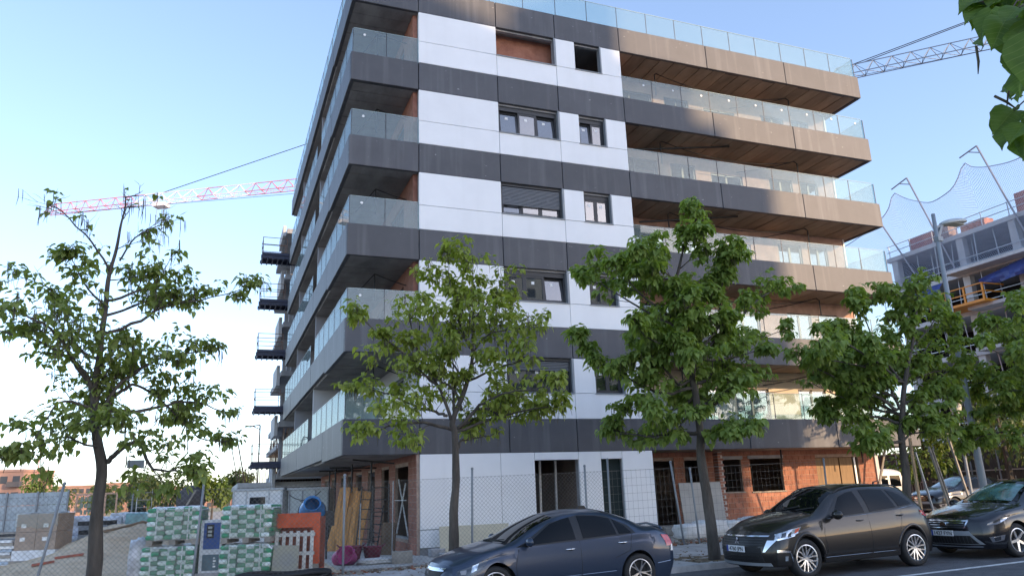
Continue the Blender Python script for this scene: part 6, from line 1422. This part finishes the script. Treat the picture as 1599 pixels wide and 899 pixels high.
# safety net: knotted cords between the posts, hanging from a sagging head rope
NET = mat('net_cord', (.38, .44, .58), .7)
top = [(27.1, 21.6), (25.5, 21.8), (22.6, 22.5), (21.2, 23.2), (20.3, 24.4), (19.6, 23.8), (18.6, 23.1), (17.0, 22.4), (15.4, 22.7), (14.4, 23.6), (13.95, 24.3), (13.3, 23.7), (12.0, 23.2), (10.2, 22.9), (7, 23.4)]
tf = lerp_table(sorted(top)); b = MB(); cell = .17
def NP(y, f): zt = tf(y); return Vector((45.1+.5*sin(f*pi)*.6+.6*(1-f), y, 16.9+(zt-16.9)*f))
def cord(pts, r=.006):
    for p, q in zip(pts, pts[1:]): b.bar(p, q, r*2)
ys = [7+cell*i for i in range(int(20/cell))]
nf = 34
for sg in (1, -1):
    for i in range(-nf, len(ys)+nf):
        pts = []
        for j in range(0, nf+1, 2):
            k = i+sg*j
            if 0 <= k < len(ys): pts.append(NP(ys[k], j/nf))
        if len(pts) > 1: cord(pts)
cord([NP(7+i*.4, 1) for i in range(50)], .03)
b.build('safety_net', NET, None, label='knotted grey-blue safety net hung from posts above the unfinished roof', cat='safety net')

# ------------------------------------------------------------------ street lamps and masts
def street_lamp():
    t = thing('street_lamp', 'tall grey street lamp with a single flat head, right of the SUV', 'street lamp', (15.8, -5.5, gz(15.8)))
    lp = mat('lamp_grey', (.25, .28, .31), .45, var=.06)
    b = MB(); b.tube([(0, 0, 0), (.02, 0, 1.6), (.05, 0, 6), (.10, 0, 9.85)], [.12, .115, .085, .06], 14); b.build('pole', lp, t, smooth=True)
    b = MB(); b.lathe([(.20, 0), (.20, .03), (.13, .10)], n=14); b.build('base_plate', lp, t)
    b = MB(); b.bar((.10, 0, 9.0), (.40, .0, 9.52), .09); b.box(.02, .24, -.09, .09, 8.9, 9.05); b.bar((.06, 0, 9.35), (.5, 0, 9.55), .07); b.build('bracket', lp, t)
    bm = bmesh.new(); bmesh.ops.create_uvsphere(bm, u_segments=20, v_segments=10, radius=1)
    for v in bm.verts: v.co = Vector((v.co.x*.60+.95, v.co.y*.26, max(v.co.z, -.25)*.14+9.62+.10*v.co.x))
    me = bpy.data.meshes.new('lamp_head'); bm.to_mesh(me); bm.free(); me.materials.append(mat('lamp_head_grey', (.42, .44, .44), .4)); me.polygons.foreach_set('use_smooth', [True]*len(me.polygons))
    h = link('lamp_head', me, t); b = MB(); b.box(.6, 1.3, -.16, .16, 9.555, 9.575); g = b.build('lamp_glass', mat('lamp_glass', (.45, .44, .38), .2), h)
street_lamp()
t = thing('street_lamp', 'small old-fashioned lamp with a white shade among the leaves at right', 'street lamp', (18.4, -3.0, gz(18)))
b = MB(); b.tube([(0, 0, 0), (0, 0, 3.6)], [.06, .04], 10); b.build('pole', GREYP, t); b = MB(); b.lathe([(.001, 3.55), (.14, 3.56), (.24, 4.05), (.23, 4.05), (.13, 3.6)], n=16); b.build('shade', mat('milky_shade', (.62, .58, .50), .4), t); b = MB(); b.lathe([(.26, 4.055), (.27, 4.12), (.12, 4.30), (.001, 4.33)], n=16); b.build('cap', mat('lamp_cap', (.5, .55, .6), .4), t)
t = thing('floodlight_mast', 'thin mast with a floodlight rising behind the yard stacks', 'mast', (-10.05, 29.4, 0))
b = MB(); b.tube([(0, 0, 0), (0, 0, 4.15)], .05, 6); b.build('pole', GREYP, t); b = MB(); b.box(-.45, .45, -.25, .25, 4.05, 4.5); b.build('floodlight', mat('floodlight_dark', (.14, .17, .18), .4), t)
t = thing('ladder_tower', 'pale scaffold ladder tower beside the floodlight mast', 'scaffold', (-9.3, 29.2, 0))
for x in (-.5, .3): b = MB(); b.bar((x, 0, 0), (x, 0, 2.8), .05); b.build('upright', STEEL, t)
for i in range(6): b = MB(); b.bar((-.5, 0, .5+i*.42), (.3, 0, .5+i*.42), .045); b.build('rung', WOODG, t)
t = thing('steel_rack', 'pale orange-footed steel rack standing in the far yard left of the sparse tree trunk', 'rack', (-14.6, 48, .6), (0, 0, R(-20)))
PO = mat('pale_orange', (.60, .36, .24), .6)
for x in (-1.1, 1.1, 2.0): b = MB(); b.bar((x+(-.15 if x < 0 else 0), 0, 0), (x, 0, 2.35), .10); b.build('upright', PO, t)
for z in (.15, 2.3): b = MB(); b.bar((-1.1, 0, z), (2.0, 0, z), .14); b.build('rail', PO, t)
b = MB(); b.box(-1.15, 1.1, -.05, .05, .22, .62); b.build('board', mat('orange_board', (.60, .25, .14), .6, var=.3, scale=2), t)
for r_ in range(3):
    for i in range(6): b = MB(); b.box(-.8+i*.3+U(-.05, .05), -.62+i*.3+U(-.03, .03), -.04, .04, .75+r_*.5, 1.1+r_*.5); b.build('panel', mat('dull_green_panel', (.22, .26, .20), .7), t)
b = MB(); b.box(0, 3.2, -.2, .2, 0, .35); b.build('timber_beam', mat('yellow_timber', (.62, .40, .14), .7), None, loc=(-14.7, 47, .35), rot=(0, R(-5), R(-20)), label='yellow timber beam lying below the steel rack', cat='beam')
lump('site_wall', 'low pale orange block wall behind the sparse tree trunk', 'wall', (-11.5, 46, .1), 1.4, .3, .65, PO, seed=7, bumps=.03, box=.02)
# ------------------------------------------------------------------ far houses
FB = mat('far_orange_brick', (.38, .23, .18), .9, var=.12, scale=.6); FT = mat('far_terracotta', (.33, .19, .15), .9, var=.15, scale=.5); FBAL = mat('far_balcony', (.12, .11, .11), .8); FWIN = mat('far_window', (.06, .065, .075), .3)
def house(label, cat, loc, rot, w_, d, h, floors, cols, roof=0, balc=False, m=FB):
    t = thing('brick_house', label, cat, loc, (0, 0, R(rot)))
    b = MB(); b.box(-w_/2, w_/2, 0, d, -3, h); b.build('wall', m, t)
    if roof: b = MB(); b.prism([(-w_/2-.5, h+.01), (w_/2+.5, h+.01), (0, h+roof)], -.4, d+.4); b.build('roof', FT, t)
    else: b = MB(); b.box(-w_/2-.2, w_/2+.2, -.2, d, h+.01, h+.5); b.build('parapet', m, t)
    wm_ = MB(); wm_.box(-.7, .7, -.06, .02, 0, 1.4); wm_ = wm_.mesh('window', FWIN); bm_ = MB(); bm_.box(-1.3, 1.3, -1.0, -.01, 0, 1.0); bm_ = bm_.mesh('balcony', FBAL)
    fh = h/floors
    for f in range(floors):
        for c in range(cols):
            x = -w_/2+w_*(c+.5)/cols
            link('window', wm_, t, (x, -.02, f*fh+.9))
            if balc and c % 3 == 1: link('balcony', bm_, t, (x, -.03, f*fh+.2))
    return t
house('orange brick apartment block with dark balconies at the far left edge', 'apartment block', (-46.5, 158, 0), -22, 12.5, 10, 9.3, 3, 5, balc=True)
b = MB(); b.bar((-38.5, 157, 8), (-38.5, 157, 13.5), .18); b.build('antenna', mat('red_antenna', (.5, .2, .18), .6), None, label='thin red antenna rising beside the far left brick block', cat='antenna')
house('wide orange brick terrace with a stepped roof behind the yard', 'terraced houses', (-48, 270, 0), -15, 15, 12, 8.8, 3, 7, roof=0); house('red-roofed house before the wide terrace', 'house', (-51, 245, 0), -12, 14, 12, 5.2, 2, 4, roof=2.0, m=FT)
house('orange gabled house left of the sparse tree trunk', 'house', (-40, 215, 0), -10, 11, 9, 4.2, 2, 4, roof=1.6); house('pale-topped brick house seen above the trees right of the sparse trunk', 'house', (-38, 300, 0), -10, 16, 12, 10.2, 3, 6, m=FB)
house('low terracotta house between the trees behind the bag pallets', 'house', (-18, 290, 0), -8, 40, 12, 6.6, 2, 12, roof=2.0, m=FT); house('long low brick house row at the horizon behind the mast', 'house', (-34, 320, 0), -8, 30, 12, 7.0, 2, 10, roof=2.2, m=FT)
# ------------------------------------------------------------------ trees beyond the yard, and right of the block
LFY = leafmat('leaf_far_yellow', (.08, .13, .03), (.13, .19, .04), (.20, .25, .06), .3); LFG = leafmat('leaf_far_green', (.06, .09, .03), (.10, .13, .045), (.15, .16, .06), .3)
def far_tree(label, loc, h, w_, m, seed, n=1500, s=.40, trunk=.25):
    rng = random.Random(seed); t = thing('broadleaf_tree', label, 'tree', loc, group='trees behind the building site')
    b = MB(); b.tube([(0, 0, -1), (.05, 0, h*.35), (.1, .1, h*.75)], [.16, .12, .04], 6); b.build('trunk', BARK, t)
    lv = []; blobs = [(Vector((rng.uniform(-.5, .5)*w_*.75, rng.uniform(-.5, .5)*w_*.75, h*rng.uniform(trunk+.12, .88))), w_*rng.uniform(.16, .28)) for _ in range(11)]+[(Vector((0, 0, h*.6)), w_*.36)]
    for i in range(n):
        c, r = rng.choice(blobs); d = Vector((rng.gauss(0, 1), rng.gauss(0, 1), rng.gauss(0, 1))).normalized(); p = c+d*r*rng.uniform(.55, 1.08)
        p.z = min(p.z, h)
        lv.append((p, (d+Vector((rng.uniform(-.6, .6), rng.uniform(-.6, .6), -.5))).normalized(), s*rng.uniform(.6, 1.3), rng.uniform(-.8, .8)))
    link('crown', foliage_mesh('crown', lv, m, rng), t)
far_tree('yellow-green tree rising just left of the white site cabin', (-5.6, 72.5, 0), 5.8, 3.7, LFY, 31)
far_tree('broad green tree behind the left bag stack', (-10.4, 74.7, 0), 5.9, 5.7, LFG, 32, 1300)
far_tree('darker green tree just right of the floodlight mast', (-13.5, 83.2, 0), 5.8, 3.4, LFG, 33)
far_tree('small green tree between the broad tree and the yellow-green one', (-7.9, 83.2, 0), 4.2, 3.4, LFY, 34, 700)
far_tree('tree half hidden behind the net posts, next to the concrete deck', (-3.3, 80.3, 0), 6.3, 4.3, LFG, 35)
far_tree('round yellow-green tree before the far left brick block', (-29.4, 113.0, 1), 5.8, 6.0, LFY, 36, 1200, .36)
far_tree('low bushy tree right of the sparse tree trunk', (-17.5, 94.5, 0), 5.2, 5.7, LFG, 37, 1100)
far_tree('low tree hugging the sparse tree trunk on its right', (-20.3, 103.1, 0), 4.8, 4.5, LFY, 38, 800)
far_tree('tree in front of the terrace, left of the sparse tree trunk', (-33.4, 151.3, 1.5), 4.1, 7.1, LFG, 39, 800, .4)
far_tree('small dark bush standing by the pale orange wall', (-10.6, 40, 0), 2.2, 1.0, mat('dark_conifer', (.03, .05, .04), .9), 40, 500, .18)
far_tree('sunlit yellowish tree behind the white van', (27.5, 6.5, .5), 4.6, 3.0, LFY, 41, 1300, .20)
far_tree('leafy tree at the right edge behind the lamp post', (26.5, 1.5, .5), 5.2, 4.2, LFG, 42, 1600, .22)
# ------------------------------------------------------------------ right: fence with dark netting, props, van, car
t = thing('netted_fence', 'long site fence with dark netting and pale rails behind the parked van', 'fence', (30, 6, .4), (0, 0, R(90)))
NETD = mat('dark_fence_netting', (.035, .035, .035), .9, col2=(.08, .072, .06), scale=5, stretch=(2, 2, .5))
for i in range(-7, 9):
    b = MB(); b.box(i*1.5, i*1.5+1.48, -.01, .01, .1, 2.75); b.build('netting_panel', NETD, t)
    b = MB(); b.box(i*1.5-.03, i*1.5+.03, .02, .07, 0, 2.9); b.build('post', GREYP, t)
    for q in range(7): b = MB(); x = i*1.5+.15+q*.2; b.bar((x, .035, .1), (x+U(-.03, .03), .035, 1.2+U(-.2, .3)), .03); b.build('bar', WOODG, t)
for z in (1.15, 1.62, 2.7): b = MB(); b.box(-10.5, 13.4, .072, .12, z, z+.06); b.build('rail', WOODG, t)
for i, x in enumerate((-6.5, -3.8, -1.0, 2.5)): b = MB(); b.bar((x, .16, 0), (x+.5, .10, 1.9), .07); b.build('brace', WOOD, t)
PROPS = (((15.2, -3.7, 0), (14.95, -3.95, 2.75), .07, WOOD, 'brown timber prop leaning just right of the white van'), ((15.75, -3.75, 0), (15.15, -3.9, 2.3), .05, STEEL, 'grey steel prop leaning right of the brown timber prop'), ((16.5, -3.75, 0), (15.65, -4.0, 2.45), .06, WOODG, 'left weathered prop of the crossed pair before the dark parked car'), ((16.62, -3.75, 0), (15.78, -4.0, 2.35), .05, WOODG, 'right weathered prop of the pair before the dark parked car'), ((17.6, -3.6, .3), (16.9, -3.7, 2.9), .06, WOODG, 'pale prop leaning against the grey lamp pole'), ((18.6, 1.5, .2), (19.5, 1.2, 3.0), .07, WOODG, 'diagonal pale brace left of the van, by the corner column'))
for a, c, w_, m, lab in PROPS:
    b = MB(); L = (Vector(c)-Vector(a)).length; b.bar((0, 0, 0), Vector(c)-Vector(a), w_); b.build('timber_prop', m, None, loc=(a[0], a[1], a[2]+gz(a[0])), label=lab, cat='prop', group='props leaning in the side street')
VR = car_root('parked_van', 'white van parked in the side street, its rear doors toward us', 22.0, 7.6, 'van'); VR.rotation_euler = (0, 0, R(-97))
VAN = Car(VR, mat('van_white', (.74, .73, .71), .35, coat=.6), 4.4,
    top=[(0, .95), (.5, 1.08), (1.0, 1.2), (1.7, 1.75), (2.2, 1.84), (4.2, 1.84), (4.4, 1.74)], belt=[(0, .8), (1.0, 1.02), (2, 1.08), (4.4, 1.08)], rail=[(0, .9), (.5, 1.02), (1.0, 1.12), (1.7, 1.62), (2.2, 1.74), (4.2, 1.74), (4.4, 1.66)],
    w=[(0, .76), (.5, .86), (4.1, .87), (4.4, .84)], wr=[(0, .66), (1.0, .72), (1.8, .68), (4.4, .70)], zb=.25, wheels=(.85, 3.55), rw=.32, bowr=.05, raker=[(.2, .03), (.6, 0), (1.05, .02), (2, .12)])
VAN.body(); VAN.wheel(spokes(6, 0, .06))
for sd in (-1, 1):
    VAN.patch('rear_window', lambda u, v, o: VAN.B(u, v, o), [(sd*.06, 1.10), (sd*.60, 1.10)], [(sd*.06, 1.55), (sd*.56, 1.55)], CGLASS, off=.012, n=6, k=4)
    VAN.patch('tail_light', lambda u, v, o: VAN.S(u, v, sd, o), [(4.25, .85), (4.38, .85)], [(4.25, 1.45), (4.38, 1.45)], REDL, off=.012, n=4, k=6)
VAN.patch('rear_bumper', VAN.B, [(-.8, .28), (.8, .28)], [(-.8, .45), (.8, .45)], GREYP, off=.05, n=8, k=2)
VAN.side('side_window', [(2.4, 1.15), (3.9, 1.15)], [(2.4, 1.55), (3.8, 1.55)], CGLASS, off=.01)
VAN.patch('windscreen', VAN.T, [(1.05, -.9), (1.05, .9)], [(1.65, -.88), (1.65, .88)], CGLASS, off=.005)
VAN.plate('', 0, .72, rear=True)
dc = dup(r, (20.2, .9, gz(20)), 'dark car with large alloy wheels parked behind the wire fence and props', rot=(0, 0, R(-4)))
for p in kids(dc):
    if p.name.startswith('number_plate'):
        for q in kids(p):
            if q.name.startswith('lettering'): bpy.data.objects.remove(q)

# ------------------------------------------------------------------ the tree overhead at the right: big near leaves and pods
t = thing('overhanging_tree', 'tree beside the camera, its broad leaves and long pods hanging in at the top right', 'tree', (1.9, -19.3, gz(2)+.1))
O = Vector((1.9, -19.3, gz(2)+.1)); rng = random.Random(77)
b = MB(); b.tube([(0, 0, 0), (.05, 0, 1.5), (-.05, .05, 3.6), (-.2, .1, 5.2), (-.1, 0, 6.8)], [.16, .14, .12, .08, .03], 10); b.build('trunk', BARK, t, smooth=True)
b = MB(); b.tube([Vector((-.2, .1, 5.0)), Vector((-1.0, .1, 5.15)), Vector((-2.0, .12, 5.0)), Vector((-2.75, .15, 4.85))], [.06, .045, .03, .012], 7); b.build('limb', BARK, t, smooth=True)
b = MB(); b.tube([Vector((-.1, .05, 4.0)), Vector((-1.0, .1, 4.3)), Vector((-2.0, .1, 4.05)), Vector((-2.75, .12, 3.85))], [.05, .04, .022, .008], 7); b.build('limb', BARK, t, smooth=True)
for a, c in [((-0.99,-19.39,4.82),(-1.36,-19.36,4.64)),((-0.94,-19.32,4.88),(-1.2,-19.31,4.64)),((-1.09,-19.41,4.65),(-1.37,-19.4,4.41)),((-1.21,-19.57,4.57),(-1.44,-19.56,4.28)),((-1.09,-19.5,4.55),(-1.26,-19.51,4.27)),((-1.21,-19.65,4.47),(-1.39,-19.66,4.17)),((-1.11,-19.55,4.37),(-1.34,-19.56,4.14)),((-1.0,-19.45,4.27),(-1.29,-19.44,4.08)),((-1.3,-19.67,4.3),(-1.47,-19.71,4.08)),((-0.92,-19.32,4.1),(-1.22,-19.31,3.89)),((-0.98,-19.38,4.0),(-1.3,-19.35,3.75)),((-1.07,-19.42,3.88),(-1.24,-19.45,3.62)),((-1.22,-19.67,4.55),(-1.49,-19.68,4.39)),((-1.15,-19.5,3.87),(-1.42,-19.51,3.7)),((-0.7,-19.32,4.95),(-1.06,-19.3,4.78)),((-1.36,-19.77,4.32),(-1.52,-19.74,3.88)),((-1.19,-19.58,4.21),(-1.4,-19.59,3.95)),((-0.95,-19.43,4.91),(-1.2,-19.44,4.7)),((-0.8,-19.31,4.29),(-1.03,-19.35,4.16)),((-1.02,-19.43,3.83),(-1.22,-19.46,3.64)),((-0.92,-19.34,4.93),(-1.31,-19.31,4.78)),((-0.87,-19.43,4.79),(-1.06,-19.43,4.49)),((-0.72,-19.34,4.66),(-1.02,-19.35,4.52))]:
    a, c = Vector(a)-O, Vector(c)-O; d = (c-a); s = d.length; d.normalize()
    o = link('leaf', BIGL[rng.randrange(5)], t); o.matrix_basis = leaf_matrix(a.lerp(c, .18), d, s*.72, rng.uniform(-.9, .5))
    
    for q in range(2):
        d2 = (d+Vector((rng.uniform(-.7, .7), rng.uniform(-.5, .5), rng.uniform(-.6, .3)))).normalized(); o = link('leaf', BIGL[rng.randrange(5)], t); o.matrix_basis = leaf_matrix(a+Vector((rng.uniform(-.02, .16), rng.uniform(-.1, .1), rng.uniform(-.08, .1))), d2, s*rng.uniform(.4, .62), rng.uniform(-.9, .9))
    st = MB(); st.tube([a.lerp(c, .18), a-d*.08+Vector((.05, 0, .04)), a-d*.12+Vector((.16, 0, .06))], .005, 4, cap=False); st.build('stalk', BARK, t)
for i in range(40):
    p = Vector((rng.uniform(-2.4, .4), rng.uniform(-.4, .6), rng.uniform(4.1, 6.4))); d = Vector((rng.uniform(-1, .4), rng.uniform(-.6, .6), rng.uniform(-1, -.2))).normalized()
    if p.x < -1.7: continue
    o = link('leaf', BIGL[rng.randrange(5)], t); o.matrix_basis = leaf_matrix(p, d, rng.uniform(.22, .34), rng.uniform(-.9, .9))
for pl in [[(-1.2,-19.32,4.49),(-1.18,-19.3,4.39),(-1.18,-19.28,4.31)],[(-0.95,-19.4,4.41),(-0.94,-19.37,4.32),(-0.99,-19.32,4.19),(-0.99,-19.29,4.1)],[(-1.07,-19.28,4.17),(-1.0,-19.3,4.13),(-0.92,-19.31,4.08)]]:
    b = MB(); b.tube([Vector(q)-O for q in pl], [.009]*(len(pl)-1)+[.003], 6); b.build('seed_pod', POD, t, smooth=True)
